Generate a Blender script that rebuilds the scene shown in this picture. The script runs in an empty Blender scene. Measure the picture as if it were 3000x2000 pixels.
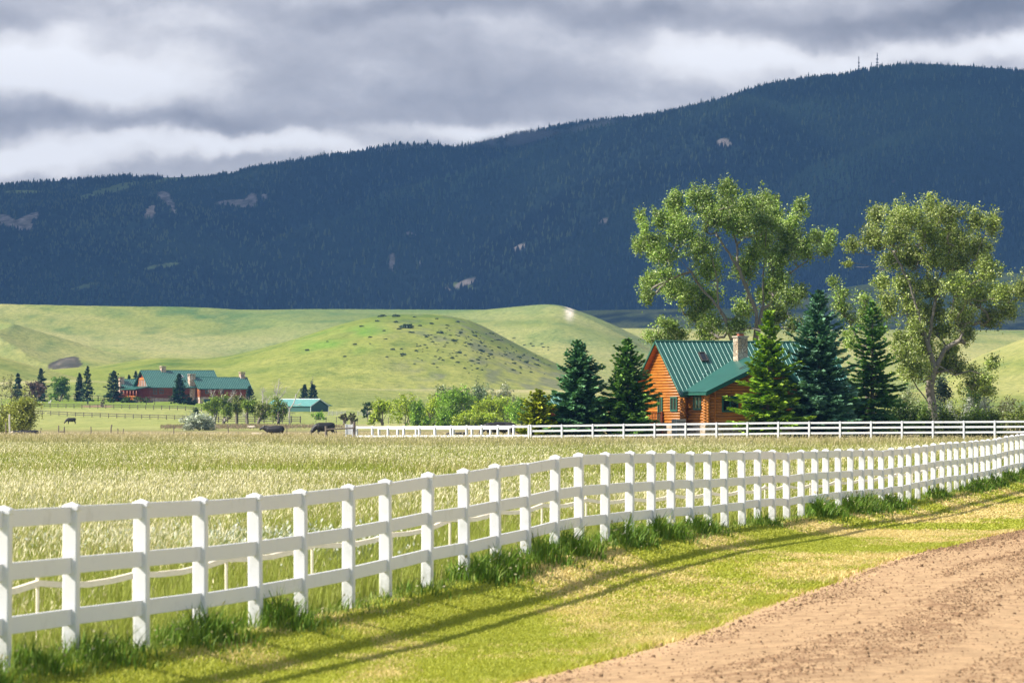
import bpy, bmesh, math, random
import numpy as np
from mathutils import Vector, Matrix
R = math.radians
SC = bpy.context.scene
COL = SC.collection

# ---------------------------------------------------------------- camera
F, CZ, YH = 15600.0, 2.1, 1196.0          # focal length in photo pixels, eye height, horizon row
cam = bpy.data.cameras.new("camera"); camo = bpy.data.objects.new("camera", cam); COL.objects.link(camo)
camo.location = (0, 0, CZ); camo.rotation_euler = (R(90), 0, 0)
cam.sensor_width = 36; cam.lens = 36 * F / 3000; cam.shift_y = (YH - 1000) / 3000
cam.clip_start = 1; cam.clip_end = 60000
cam.dof.use_dof = True; cam.dof.focus_distance = 260; cam.dof.aperture_fstop = 9.0
SC.camera = camo
SC.view_settings.view_transform = 'Standard'; SC.view_settings.look = 'None'
SC.view_settings.gamma = 1; SC.view_settings.exposure = 0.86
SC.render.engine = 'CYCLES'
SC.cycles.max_bounces = 6; SC.cycles.diffuse_bounces = 3; SC.cycles.transparent_max_bounces = 8
SC.cycles.transmission_bounces = 4; SC.cycles.volume_bounces = 0
SC.cycles.volume_step_rate = 4
SC.cycles.use_denoising = True

SUN_EL, SUN_AZ = 41.0, 256.0      # degrees; azimuth clockwise from +Y, so the sun stands left and a little behind the camera

# ---------------------------------------------------------------- node helpers
class NT:
    def __init__(s, tree): s.t = tree; s.n = tree.nodes; s.l = tree.links
    def add(s, typ, **kw):
        n = s.n.new(typ)
        for k, v in kw.items(): setattr(n, k, v)
        return n
    def put(s, sock, v):
        if v is None: return
        if isinstance(v, bpy.types.NodeSocket): s.l.new(v, sock)
        else: sock.default_value = v
    def math(s, op, a, b=None, c=None, clamp=False):
        n = s.add('ShaderNodeMath', operation=op, use_clamp=clamp)
        s.put(n.inputs[0], a); s.put(n.inputs[1], b); s.put(n.inputs[2], c); return n.outputs[0]
    def noise(s, vec, scale=5, detail=4, rough=.55, out=0, dist=0):
        n = s.add('ShaderNodeTexNoise'); s.put(n.inputs['Vector'], vec); s.put(n.inputs['Scale'], scale)
        n.inputs['Detail'].default_value = detail; n.inputs['Roughness'].default_value = rough
        n.inputs['Distortion'].default_value = dist; return n.outputs[out]
    def ramp(s, fac, stops, interp='LINEAR'):
        n = s.add('ShaderNodeValToRGB'); n.color_ramp.interpolation = interp
        e = n.color_ramp.elements
        while len(e) > 1: e.remove(e[-1])
        for i, (p, c) in enumerate(stops):
            el = e[0] if i == 0 else e.new(p)
            el.position = p; el.color = tuple(c) + ((1,) if len(c) == 3 else ())
        s.put(n.inputs[0], fac); return n.outputs[0]
    def mix(s, fac, a, b, blend='MIX'):
        n = s.add('ShaderNodeMix', data_type='RGBA', blend_type=blend)
        s.put(n.inputs[0], fac)
        for k, v in ((6, a), (7, b)):
            if isinstance(v, tuple) and len(v) == 3: v = v + (1,)
            s.put(n.inputs[k], v)
        return n.outputs[2]
    def mapr(s, v, a, b, c=0, d=1, smooth=False):
        n = s.add('ShaderNodeMapRange'); n.clamp = True
        if smooth: n.interpolation_type = 'SMOOTHSTEP'
        s.put(n.inputs[0], v)
        for i, x in zip((1, 2, 3, 4), (a, b, c, d)): n.inputs[i].default_value = x
        return n.outputs[0]
    def mapping(s, vec, sc=(1, 1, 1), loc=(0, 0, 0), rot=(0, 0, 0)):
        n = s.add('ShaderNodeMapping'); s.put(n.inputs[0], vec)
        n.inputs['Scale'].default_value = sc; n.inputs['Location'].default_value = loc; n.inputs['Rotation'].default_value = rot
        return n.outputs[0]

# ---------------------------------------------------------------- world: sky texture behind a broken deck of cloud
W = bpy.data.worlds.new("World"); SC.world = W; W.use_nodes = True
t = NT(W.node_tree); t.n.clear()
out = t.add('ShaderNodeOutputWorld'); bg = t.add('ShaderNodeBackground'); bg2 = t.add('ShaderNodeBackground')
sky = t.add('ShaderNodeTexSky', sky_type='NISHITA', sun_disc=False)
sky.sun_elevation = R(SUN_EL); sky.sun_rotation = R(SUN_AZ)
t.l.new(sky.outputs[0], bg.inputs[0]); bg.inputs[1].default_value = 0.09
co = t.add('ShaderNodeTexCoord'); sep = t.add('ShaderNodeSeparateXYZ'); t.l.new(co.outputs['Generated'], sep.inputs[0])
X, Y, Z = sep.outputs
yy = t.math('MAXIMUM', Y, 0.02)
az = t.math('ARCTAN2', X, Y); el = t.math('ARCSINE', Z)         # direction as two angles
az = t.math('MULTIPLY', az, 57.2958); el = t.math('MULTIPLY', el, 57.2958)
comb = t.add('ShaderNodeCombineXYZ'); t.put(comb.inputs[0], az); t.put(comb.inputs[1], el)
ang = comb.outputs[0]                                             # degrees: azimuth right of +Y, elevation
w1 = t.noise(ang, .55, 4, .55, out=1); w2 = t.noise(ang, 1.7, 5, .6, out=1)
def vadd(a, b, s):
    m = t.add('ShaderNodeVectorMath', operation='SUBTRACT'); t.put(m.inputs[0], b); m.inputs[1].default_value = (.5, .5, .5)
    k = t.add('ShaderNodeVectorMath', operation='SCALE'); t.put(k.inputs[0], m.outputs[0]); k.inputs[3].default_value = s
    q = t.add('ShaderNodeVectorMath', operation='ADD'); t.put(q.inputs[0], a); t.put(q.inputs[1], k.outputs[0]); return q.outputs[0]
warp = vadd(vadd(ang, w1, .9), w2, .3)
def deg(px, py): return ((px - 1500) / F * 57.3, (YH - py) / F * 57.3)
dens = t.math('ADD', t.math('MULTIPLY', t.math('SUBTRACT', t.noise(t.mapping(ang, (.42, .75, 1), (3.1, 7.7, 0)), 1, 8, .58), .5), .75), .60)
streak = t.math('MULTIPLY', t.math('SUBTRACT', t.noise(t.mapping(warp, (.6, 1.1, 1)), 1.4, 8, .62), .5), .40)
dens = t.math('ADD', dens, streak)
# cloud masses as bright (positive) and dark (negative) soft shapes (centre, radii in photo pixels, weight)
for cx, cy, rx, ry, wt in (
    (330, 225, 420, 140, .50), (60, 150, 260, 120, .42), (350, 440, 420, 60, .34), (50, 490, 420, 50, .46), (800, 440, 500, 45, .38), (1350, 385, 420, 40, .40),
    (1750, 305, 330, 50, .14), (2150, 165, 330, 90, .34), (2700, 165, 700, 45, .30), (2020, 130, 120, 60, .14), (500, 60, 420, 60, .16), (3200, 180, 300, 40, .2),
    (60, 300, 300, 90, -.17), (300, 365, 420, 75, -.15), (900, 380, 500, 60, -.12), (1400, 300, 560, 70, -.20), (1000, 40, 500, 60, -.12),
    (1800, 30, 900, 60, -.26), (2950, 60, 420, 90, -.42), (2500, 80, 420, 50, -.24), (1300, 210, 500, 60, -.04), (40, 40, 240, 40, -.14)):
    a, b = deg(cx, cy); ra, rb = rx / F * 57.3, ry / F * 57.3
    m = t.mapping(warp, (1 / ra, 1 / rb, 0), (-a / ra, -b / rb, 0))
    L = t.add('ShaderNodeVectorMath', operation='LENGTH'); t.put(L.inputs[0], m)
    dens = t.math('ADD', dens, t.mapr(L.outputs['Value'], 1.25, .05, 0, wt, True))
ccol = t.ramp(dens, [(0, (.15, .155, .18)), (.2, (.235, .235, .262)), (.4, (.37, .365, .395)), (.6, (.55, .54, .565)), (.84, (.90, .88, .88)), (1, (1.0, .99, 1.0))])
t.l.new(ccol, bg2.inputs[0]); bg2.inputs[1].default_value = 0.95
hole = t.mapr(t.noise(t.mapping(co.outputs['Generated'], (1, 1, 2)), 1.6, 4, .5), .42, .60, 0, 1, True)
high = t.mapr(el, 12, 35, 0, 1, True)
back = t.mapr(Y, -.05, -.45, 0, .85, True)                      # behind the viewpoint the sky has mostly cleared
msk = t.math('SUBTRACT', 1, t.math('MAXIMUM', t.math('MULTIPLY', hole, high), back))
mixs = t.add('ShaderNodeMixShader'); t.l.new(msk, mixs.inputs[0]); t.l.new(bg.outputs[0], mixs.inputs[1]); t.l.new(bg2.outputs[0], mixs.inputs[2])
t.l.new(mixs.outputs[0], out.inputs[0])

# ---------------------------------------------------------------- sun
sl = bpy.data.lights.new("sun", 'SUN'); sl.energy = 5.0; sl.angle = R(.5); sl.color = (1, .93, .82)
so = bpy.data.objects.new("sun", sl); COL.objects.link(so)
sd = Vector((math.sin(R(SUN_AZ)) * math.cos(R(SUN_EL)), math.cos(R(SUN_AZ)) * math.cos(R(SUN_EL)), math.sin(R(SUN_EL))))
so.rotation_euler = sd.to_track_quat('Z', 'Y').to_euler()

# ---------------------------------------------------------------- object helpers
def tag(o, label=None, cat=None, group=None, kind=None):
    for k, v in (('label', label), ('category', cat), ('group', group), ('kind', kind)):
        if v: o[k] = v
    return o
def empty(name, loc, rz=0, parent=None):
    o = bpy.data.objects.new(name, None); COL.objects.link(o); o.location = loc; o.rotation_euler = (0, 0, rz); o.empty_display_size = .2
    if parent: o.parent = parent
    return o
def mesh_np(name, V, Fc, mat=None, parent=None, col=None, smooth=False, link=True):
    """V (n,3); Fc list of int arrays (m,k)"""
    V = np.asarray(V, np.float32)
    if not isinstance(Fc, list): Fc = [Fc]
    Fc = [np.asarray(f, np.int32) for f in Fc if len(f)]
    me = bpy.data.meshes.new(name)
    nl = sum(f.size for f in Fc); npoly = sum(len(f) for f in Fc)
    me.vertices.add(len(V)); me.vertices.foreach_set('co', V.ravel())
    me.loops.add(nl); me.loops.foreach_set('vertex_index', np.concatenate([f.ravel() for f in Fc]))
    me.polygons.add(npoly)
    tot = np.concatenate([np.full(len(f), f.shape[1], np.int32) for f in Fc])
    st = np.concatenate([[0], np.cumsum(tot)[:-1]]).astype(np.int32)
    me.polygons.foreach_set('loop_start', st)
    me.update(calc_edges=True)
    if smooth: me.polygons.foreach_set('use_smooth', np.ones(npoly, bool))
    if col is not None:
        a = me.color_attributes.new('Col', 'FLOAT_COLOR', 'POINT')
        c = np.ones((len(V), 4), np.float32); c[:, :3] = col; a.data.foreach_set('color', c.ravel())
    if mat: me.materials.append(mat)
    o = bpy.data.objects.new(name, me)
    if link: COL.objects.link(o)
    if parent: o.parent = parent
    return o
class MB:
    """collects boxes, prisms and tubes into one mesh"""
    def __init__(s): s.v = []; s.f = []; s.k = 0; s.mi = []
    def raw(s, vs, fs):
        b = len(s.v); s.v += [tuple(v) for v in vs]; s.f += [tuple(b + i for i in f) for f in fs]; s.mi += [s.k] * len(fs)
    def box(s, x0, x1, y0, y1, z0, z1, M=None):
        vs = [Vector((x, y, z)) for z in (z0, z1) for y in (y0, y1) for x in (x0, x1)]
        if M: vs = [M @ v for v in vs]
        s.raw(vs, [(0, 2, 3, 1), (4, 5, 7, 6), (0, 1, 5, 4), (1, 3, 7, 5), (3, 2, 6, 7), (2, 0, 4, 6)])
    def quadslab(s, a, b, c, d, th):
        """slab whose top face is a,b,c,d (counter-clockwise from outside), thickness th downward along its normal"""
        a, b, c, d = map(Vector, (a, b, c, d)); n = (b - a).cross(d - a).normalized() * th
        vs = [a, b, c, d, a - n, b - n, c - n, d - n]
        s.raw(vs, [(0, 1, 2, 3), (7, 6, 5, 4), (0, 4, 5, 1), (1, 5, 6, 2), (2, 6, 7, 3), (3, 7, 4, 0)])
    def prism(s, poly, ax, a0, a1):
        """poly of (p,q) in the two other axes, extruded along ax ('x' or 'y')"""
        vs = []
        for t_ in (a0, a1):
            for p, q in poly: vs.append((t_, p, q) if ax == 'x' else (p, t_, q))
        n = len(poly); fs = [tuple(range(n)), tuple(range(2 * n - 1, n - 1, -1))]
        fs += [(i, i + n, (i + 1) % n + n, (i + 1) % n) for i in range(n)]
        s.raw(vs, fs)
    def tube(s, pts, r, n=6, r1=None, cap=True):
        pts = [Vector(p) for p in pts]; rs = r if isinstance(r, (list, tuple)) else [r + ((r1 if r1 is not None else r) - r) * i / max(1, len(pts) - 1) for i in range(len(pts))]
        vs = []; fs = []
        for i, p in enumerate(pts):
            dd = (pts[min(i + 1, len(pts) - 1)] - pts[max(i - 1, 0)]).normalized()
            up = Vector((0, 0, 1)) if abs(dd.z) < .95 else Vector((1, 0, 0))
            a = dd.cross(up).normalized(); b = a.cross(dd)
            for k in range(n):
                an = 2 * math.pi * (k + .5) / n
                vs.append(p + (a * math.cos(an) + b * math.sin(an)) * rs[i])
        for i in range(len(pts) - 1):
            for k in range(n):
                fs.append((i * n + k, i * n + (k + 1) % n, (i + 1) * n + (k + 1) % n, (i + 1) * n + k))
        if cap: fs += [tuple(range(n - 1, -1, -1)), tuple(range((len(pts) - 1) * n, len(pts) * n))]
        s.raw(vs, fs)
    def build(s, name, mat, parent=None, smooth=False, bevel=0, matrix=None):
        me = bpy.data.meshes.new(name); me.from_pydata([tuple(v) for v in s.v], [], s.f)
        bm = bmesh.new(); bm.from_mesh(me); bmesh.ops.recalc_face_normals(bm, faces=bm.faces); bm.to_mesh(me); bm.free()
        if smooth: me.polygons.foreach_set('use_smooth', [True] * len(me.polygons))
        for m_ in (mat if isinstance(mat, (list, tuple)) else [mat]): me.materials.append(m_)
        if any(s.mi): me.polygons.foreach_set('material_index', s.mi)
        o = bpy.data.objects.new(name, me); COL.objects.link(o)
        if parent: o.parent = parent
        if bevel:
            m = o.modifiers.new('bevel', 'BEVEL'); m.width = bevel; m.segments = 2; m.limit_method = 'ANGLE'
        return o
def copy_tree(o, parent=None):
    c = o.copy(); COL.objects.link(c)
    if parent: c.parent = parent
    for ch in list(o.children): copy_tree(ch, c)
    return c

# ---------------------------------------------------------------- materials
def mat(name, base, rough=.8, var=.25, vscale=6, bump=0, bscale=40, spec=.3, stretch=(1, 1, 1), metal=0):
    m = bpy.data.materials.new(name); m.use_nodes = True; t = NT(m.node_tree)
    p = t.n['Principled BSDF']; tc = t.add('ShaderNodeTexCoord'); v = t.mapping(tc.outputs['Object'], stretch)
    nz = t.noise(v, vscale, 5, .6)
    b = tuple(base)
    c = t.ramp(nz, [(.25, tuple(x * (1 - var) for x in b)), (.75, tuple(min(1, x * (1 + var)) for x in b))])
    t.l.new(c, p.inputs['Base Color']); p.inputs['Roughness'].default_value = rough; p.inputs['Specular IOR Level'].default_value = spec
    p.inputs['Metallic'].default_value = metal
    if bump:
        bn = t.add('ShaderNodeBump'); bn.inputs['Strength'].default_value = bump; bn.inputs['Distance'].default_value = .02
        t.l.new(t.noise(v, bscale, 4, .6), bn.inputs['Height']); t.l.new(bn.outputs[0], p.inputs['Normal'])
    return m
def leafmat(name, trans=.35, rough=.5, spec=.4, tint=(1.1, 1.15, .6), noise=0):
    m = bpy.data.materials.new(name); m.use_nodes = True; t = NT(m.node_tree)
    p = t.n['Principled BSDF']; o = t.n['Material Output']
    a = t.add('ShaderNodeVertexColor', layer_name='Col')
    c = a.outputs[0]
    t.l.new(c, p.inputs['Base Color']); p.inputs['Roughness'].default_value = rough; p.inputs['Specular IOR Level'].default_value = spec
    tr = t.add('ShaderNodeBsdfTranslucent'); t.l.new(t.mix(1, c, tint, 'MULTIPLY'), tr.inputs[0])
    mx = t.add('ShaderNodeMixShader'); mx.inputs[0].default_value = trans
    t.l.new(p.outputs[0], mx.inputs[1]); t.l.new(tr.outputs[0], mx.inputs[2]); t.l.new(mx.outputs[0], o.inputs[0])
    return m

# ---------------------------------------------------------------- numpy noise
def _h(ix, iy, s):
    n = (ix.astype(np.int64) * 374761393 + iy.astype(np.int64) * 668265263 + s * 144665) & 0x7fffffff
    n = ((n ^ (n >> 13)) * 1274126177) & 0x7fffffff
    n = (n ^ (n >> 16)) & 0xffff
    return n / 65535.0
def vnoise(x, y, s=0):
    ix = np.floor(x); iy = np.floor(y); fx = x - ix; fy = y - iy
    fx = fx * fx * fx * (fx * (fx * 6 - 15) + 10); fy = fy * fy * fy * (fy * (fy * 6 - 15) + 10)
    a = _h(ix, iy, s); b = _h(ix + 1, iy, s); c = _h(ix, iy + 1, s); d = _h(ix + 1, iy + 1, s)
    return (a + (b - a) * fx) * (1 - fy) + (c + (d - c) * fx) * fy
def fbm(x, y, s=0, o=4, g=.5):
    r = 0; a = 1; n = 0
    for i in range(o): r = r + a * vnoise(x * 2 ** i + i * 17.3, y * 2 ** i + i * 9.1, s + i); n += a; a *= g
    return r / n - .5
def sstep(a, b, x):
    t_ = np.clip((x - a) / (b - a), 0, 1); return t_ * t_ * (3 - 2 * t_)
def mixc(c, k, m):
    m = np.asarray(m)[..., None]; return c * (1 - m) + np.array(k) * m
HAZE = 4.2e-5
# ---------------------------------------------------------------- the white fence line (photo columns and cap rows of its posts; spacing 2.44 m)
_z1 = [(15, 185), (487, 163), (975, 142), (1380, 125), (1763, 98), (2075, 72)]
_z2 = [(50, 390), (306, 355), (592, 308), (848, 283), (1065, 250), (1272, 225), (1470, 190), (1640, 175), (1817, 170), (1985, 163), (2135, 160), (2270, 158)]
_z3 = [(50, 283), (175, 282), (290, 277), (410, 277), (517, 272), (617, 273), (717, 285), (817, 273), (912, 269), (990, 267), (1075, 264), (1155, 264), (1233, 263), (1297, 263), (1371, 268),
       (1435, 258), (1502, 255), (1557, 249), (1620, 242), (1672, 237), (1727, 228), (1788, 222), (1838, 218), (1887, 217), (1935, 215), (1984, 210), (2025, 207), (2070, 204), (2107, 200),
       (2150, 195), (2185, 187), (2230, 177), (2270, 172), (2305, 167), (2340, 162)]
k_ = 1000 / 2352
FP = [(x * k_, 1400 + y * k_) for x, y in _z1] + [(1000 + x * k_, 1250 + y * k_) for x, y in _z2] + [(2000 + x * k_, 1200 + y * k_) for x, y in _z3]
FX = []; _d = 42.3; _px = None
for i, (px, py) in enumerate(FP):
    if i:
        for _ in range(6):
            x = (px - 1500) / F * _d; dx = x - FX[-1][0]
            _d = FX[-1][1] + math.sqrt(max(.5, 2.44 ** 2 - dx * dx)) if _ or 1 else _d
    FX.append(((px - 1500) / F * _d, _d, CZ + (YH - py) * _d / F))
# carry the line on past both ends of the view
p0, p1 = FX[0], FX[1]
FX.insert(0, (2 * p0[0] - p1[0], 2 * p0[1] - p1[1], p0[2]))
for _ in range(3):
    a, b = FX[-2], FX[-1]; FX.append((2 * b[0] - a[0], 2 * b[1] - a[1], b[2]))
FD = np.array([p[1] for p in FX]); FXX = np.array([p[0] for p in FX]); FCAP = np.array([p[2] for p in FX])
PH = 1.34
_g = np.convolve(np.pad(FCAP, 2, mode='edge'), np.ones(5) / 5, 'valid') - PH
def fence_x(y): return np.interp(y, np.r_[0, FD, 400], np.r_[FXX[0] - .2 * FD[0], FXX, FXX[-1] + .13 * (400 - FD[-1])])

# ---------------------------------------------------------------- terrain
KD = np.array([0, 170, 430, 560, 700, 1050, 1200, 1330, 1500, 1650, 1800, 6000])
KU = [-600, 500, 800, 1200, 1700, 3600]
KZ = np.array([
    [0, 0, -.5, -.9, -1.5, -1.0, .3, 2.6, 4.4, 6.0, 9.5, 14],
    [0, 0, -.5, -.9, -1.5, -1.0, .2, 2.2, 4.0, 5.6, 9.0, 14],
    [0, 0, -.5, -.9, -1.5, -.9, -.3, .1, 1.5, 3.5, 6.0, 14],
    [0, 0, -.5, -.9, -1.5, -.9, -.5, .1, 1.0, 2.0, 3.0, 14],
    [0, 0, -.5, -.7, -1.0, -.7, -.3, .2, 1.2, 2.0, 3.0, 14],
    [0, 0, -.5, -.5, -.7, -.5, -.3, .2, 1.2, 2.0, 3.0, 14]])
_pc = {}
def prof(pts, sg=5):
    k = id(pts)
    if k not in _pc:
        a = np.array(pts, float); x = np.arange(a[0, 0], a[-1, 0] + .1, 6.); y = np.interp(x, a[:, 0], a[:, 1])
        g = np.exp(-.5 * (np.arange(-12, 13) / sg) ** 2); g /= g.sum()
        yp = np.r_[y[0] - (y[1:13] - y[0])[::-1], y, y[-1] - (y[-13:-1] - y[-1])[::-1]]
        _pc[k] = (x, np.convolve(yp, g, 'valid'), pts)
    return _pc[k][0], _pc[k][1]
# name, crest distance, base distance, crest profile in photo pixels, fall behind the crest, rounding
HILLS = [
 ('terrace', 1720, 1540, [(-600, 1122), (0, 1118), (200, 1112), (560, 1128), (760, 1137), (1000, 1139), (1400, 1140), (1700, 1143), (1850, 1165), (2000, 1190)], None, 1.0),
 ('foot', 2050, 1680, [(-600, 960), (-200, 1010), (0, 1044), (72, 1066), (137, 1083), (260, 1115), (400, 1150)], .5, 1.0),
 ('knoll', 2450, 1780, [(-600, 1120), (0, 1108), (100, 1092), (185, 1080), (253, 1077), (330, 1068), (405, 1055), (470, 1048), (578, 1054), (650, 1048), (723, 1033), (795, 1014), (867, 994), (976, 958), (1050, 940), (1100, 930), (1156, 926), (1265, 926), (1320, 931), (1370, 941), (1420, 962), (1470, 990), (1518, 1014), (1570, 1040), (1626, 1066), (1700, 1100), (1850, 1145), (2000, 1180), (2200, 1200)], .45, 1.0),
 ('scar', 2900, 2500, [(-600, 1200), (60, 1200), (100, 1090), (150, 1050), (220, 1040), (330, 1060), (480, 1085), (700, 1100), (900, 1200)], .3, 1.0),
 ('plateau', 3500, 2600, [(-600, 880), (0, 890), (290, 896), (506, 898), (620, 901), (694, 907), (780, 907), (867, 905), (1000, 905), (1156, 906), (1400, 907), (1560, 905), (1625, 906), (1650, 911), (1672, 922), (1700, 932), (1740, 946), (1785, 963), (1888, 1010), (2000, 1048), (2200, 1110), (2500, 1170)], .02, .8),
 ('bench', 4000, 3300, [(1200, 1100), (1500, 960), (1700, 961), (1760, 963), (2040, 966), (2500, 970), (2900, 968), (3100, 969), (3600, 972)], .02, .9),
 ('slope', 2350, 1700, [(2200, 1200), (2450, 1180), (2650, 1150), (2783, 1105), (2830, 1062), (2862, 1045), (2932, 1021), (3000, 994), (3150, 950), (3600, 900)], .5, 1.0),
 ('valley', 5000, 4300, [(1400, 925), (1600, 913), (1680, 911), (1900, 907), (2200, 903), (2500, 900), (3600, 900)], .05, 1.0),
 ('meadow', 5900, 5100, [(2250, 905), (2350, 880), (2450, 850), (2510, 838), (2600, 828), (2760, 815), (2920, 797), (3000, 803), (3200, 812), (3600, 830)], .1, 1.0),
]
def hill_z(X, D, U, h):
    nm, Dc, Db, pts, back, rnd = h
    pu, pv = prof(pts)
    wob = 1 + (.03 if nm == 'plateau' else .05) * fbm(U / 700., U * 0 + 3, 11, 2)
    Dc_ = Dc * wob; Db_ = Db * (1 + .06 * fbm(U / 800., U * 0 + 8, 21, 2))
    cz = CZ + (YH - np.interp(U, pu, pv)) * Dc_ / F
    bz = np.interp(Db, KD, KZ[3])
    t_ = np.clip((D - Db_) / (Dc_ - Db_), 0, 1)
    s = np.sin(t_ * math.pi / 2) ** (1.25 * rnd) if nm != 'plateau' else 1 - (1 - t_) ** 1.7
    z = bz + (cz - bz) * s
    z = np.where(U < pu[0] - 1, -50, z)
    if back is not None:
        q = np.clip((D - Dc_) / (Dc_ - Db_), 0, 1.5)
        z = z - back * (cz - bz) * np.sin(np.clip(q, 0, 1) * math.pi / 2) ** 2
        if back > .2: z = np.where(q >= 1, z - (q - 1) * (cz - bz), z)
    # gullies running down the front
    w_ = np.sin(np.clip(t_, 0, 1) * math.pi) ** .8 * np.where(D > Dc_, 0, 1)
    hgt = np.maximum(cz - bz, 0)
    wx = X + 120 * fbm(X / 300, D / 300, 5, 3) + .35 * (D - Db)
    if nm == 'plateau':
        rg = 1 - np.abs(fbm(wx / 330., D / 1500., 31, 3)) * 4
        z = z + w_ * hgt * .34 * (rg - .6) + w_ * hgt * .10 * fbm(wx / 80., D / 400., 33, 3)
    elif nm in ('knoll', 'slope', 'foot', 'scar'):
        z = z + w_ * hgt * .10 * fbm(X / 130., D / 300., 41, 4) + w_ * .8 * fbm(X / 30., D / 60., 47, 3)
    else: z = z + w_ * hgt * .12 * fbm(X / 200., D / 500., 51, 4)
    return z
_scar = None
def terrain(x, y, full=False):
    x = np.asarray(x, float); y = np.asarray(y, float)
    D = np.maximum(y, 1.0); U = np.clip(x / D * F + 1500, -600, 3600)
    z = np.zeros(np.broadcast(x, y).shape)
    cols = np.array([np.interp(D, KD, KZ[i]) for i in range(len(KU))])
    ku = np.array(KU, float); idx = np.clip(np.searchsorted(ku, U) - 1, 0, len(KU) - 2)
    f_ = (U - ku[idx]) / (ku[idx + 1] - ku[idx]); f_ = f_ * f_ * (3 - 2 * f_)
    c0 = np.take_along_axis(cols, idx[None], 0)[0]; c1 = np.take_along_axis(cols, (idx + 1)[None], 0)[0]
    z = c0 * (1 - f_) + c1 * f_
    near = np.interp(D, np.r_[0, FD, 260], np.r_[_g[0], _g, 0]) * (1 - sstep(170, 300, D))
    z = z + near
    z = z + .05 * fbm(x / 3., y / 5., 3, 3) * (1 - sstep(120, 300, D)) + .5 * fbm(x / 60., y / 90., 7, 3) * sstep(300, 900, D)
    z = z - .21 * sstep(.15, 1.3, x - fence_x(D)) * (1 - sstep(175, 260, D))
    who = np.zeros(z.shape, int)
    for i, h in enumerate(HILLS):
        zz = hill_z(x, D, U, h)
        zz = np.where(D < h[2] * .9, -99, zz)
        m = zz > z
        who = np.where(m, i + 1, who); z = np.where(m, zz, z)
    return (z, who) if full else z
def gz(x, y): return float(terrain(np.array([float(x)]), np.array([float(y)]))[0])
def spot(px, d, dz=0):
    x = (px - 1500) / F * d; return (x, d, gz(x, d) + dz)
def up(px, py, d): return ((px - 1500) / F * d, d, CZ + (YH - py) * d / F)
_ry = np.arange(0, 320, 1.); _re = np.interp(_ry, [0, 34, 38, 44.6, 60.8, 68, 85.8, 107, 130, 170, 300], [-8.3, -2.1, -1.3, -.1, 2.85, 4.1, 7.0, 10.6, 14.8, 24, 60])
_k = np.exp(-.5 * (np.arange(-18, 19) / 6.) ** 2); _k /= _k.sum(); _re[18:-18] = np.convolve(_re, _k, 'valid')
def road_edge(y): return np.interp(y, _ry, _re)

def grid_mesh(name, rows, us, material, colf, zf):
    D = np.repeat(rows[:, None], len(us), 1); U = np.repeat(us[None, :], len(rows), 0)
    Xg = (U - 1500) / F * D
    z, who = zf(Xg, D)
    V = np.stack([Xg, D, z], -1).reshape(-1, 3)
    nr, nc = D.shape; i = np.arange(nr * nc).reshape(nr, nc)
    Fq = np.stack([i[:-1, :-1], i[:-1, 1:], i[1:, 1:], i[1:, :-1]], -1).reshape(-1, 4)
    c = colf(Xg, D, U, z, who).reshape(-1, 3)
    return mesh_np(name, V, Fq, material, col=c, smooth=True), (Xg, D, z, who)

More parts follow.
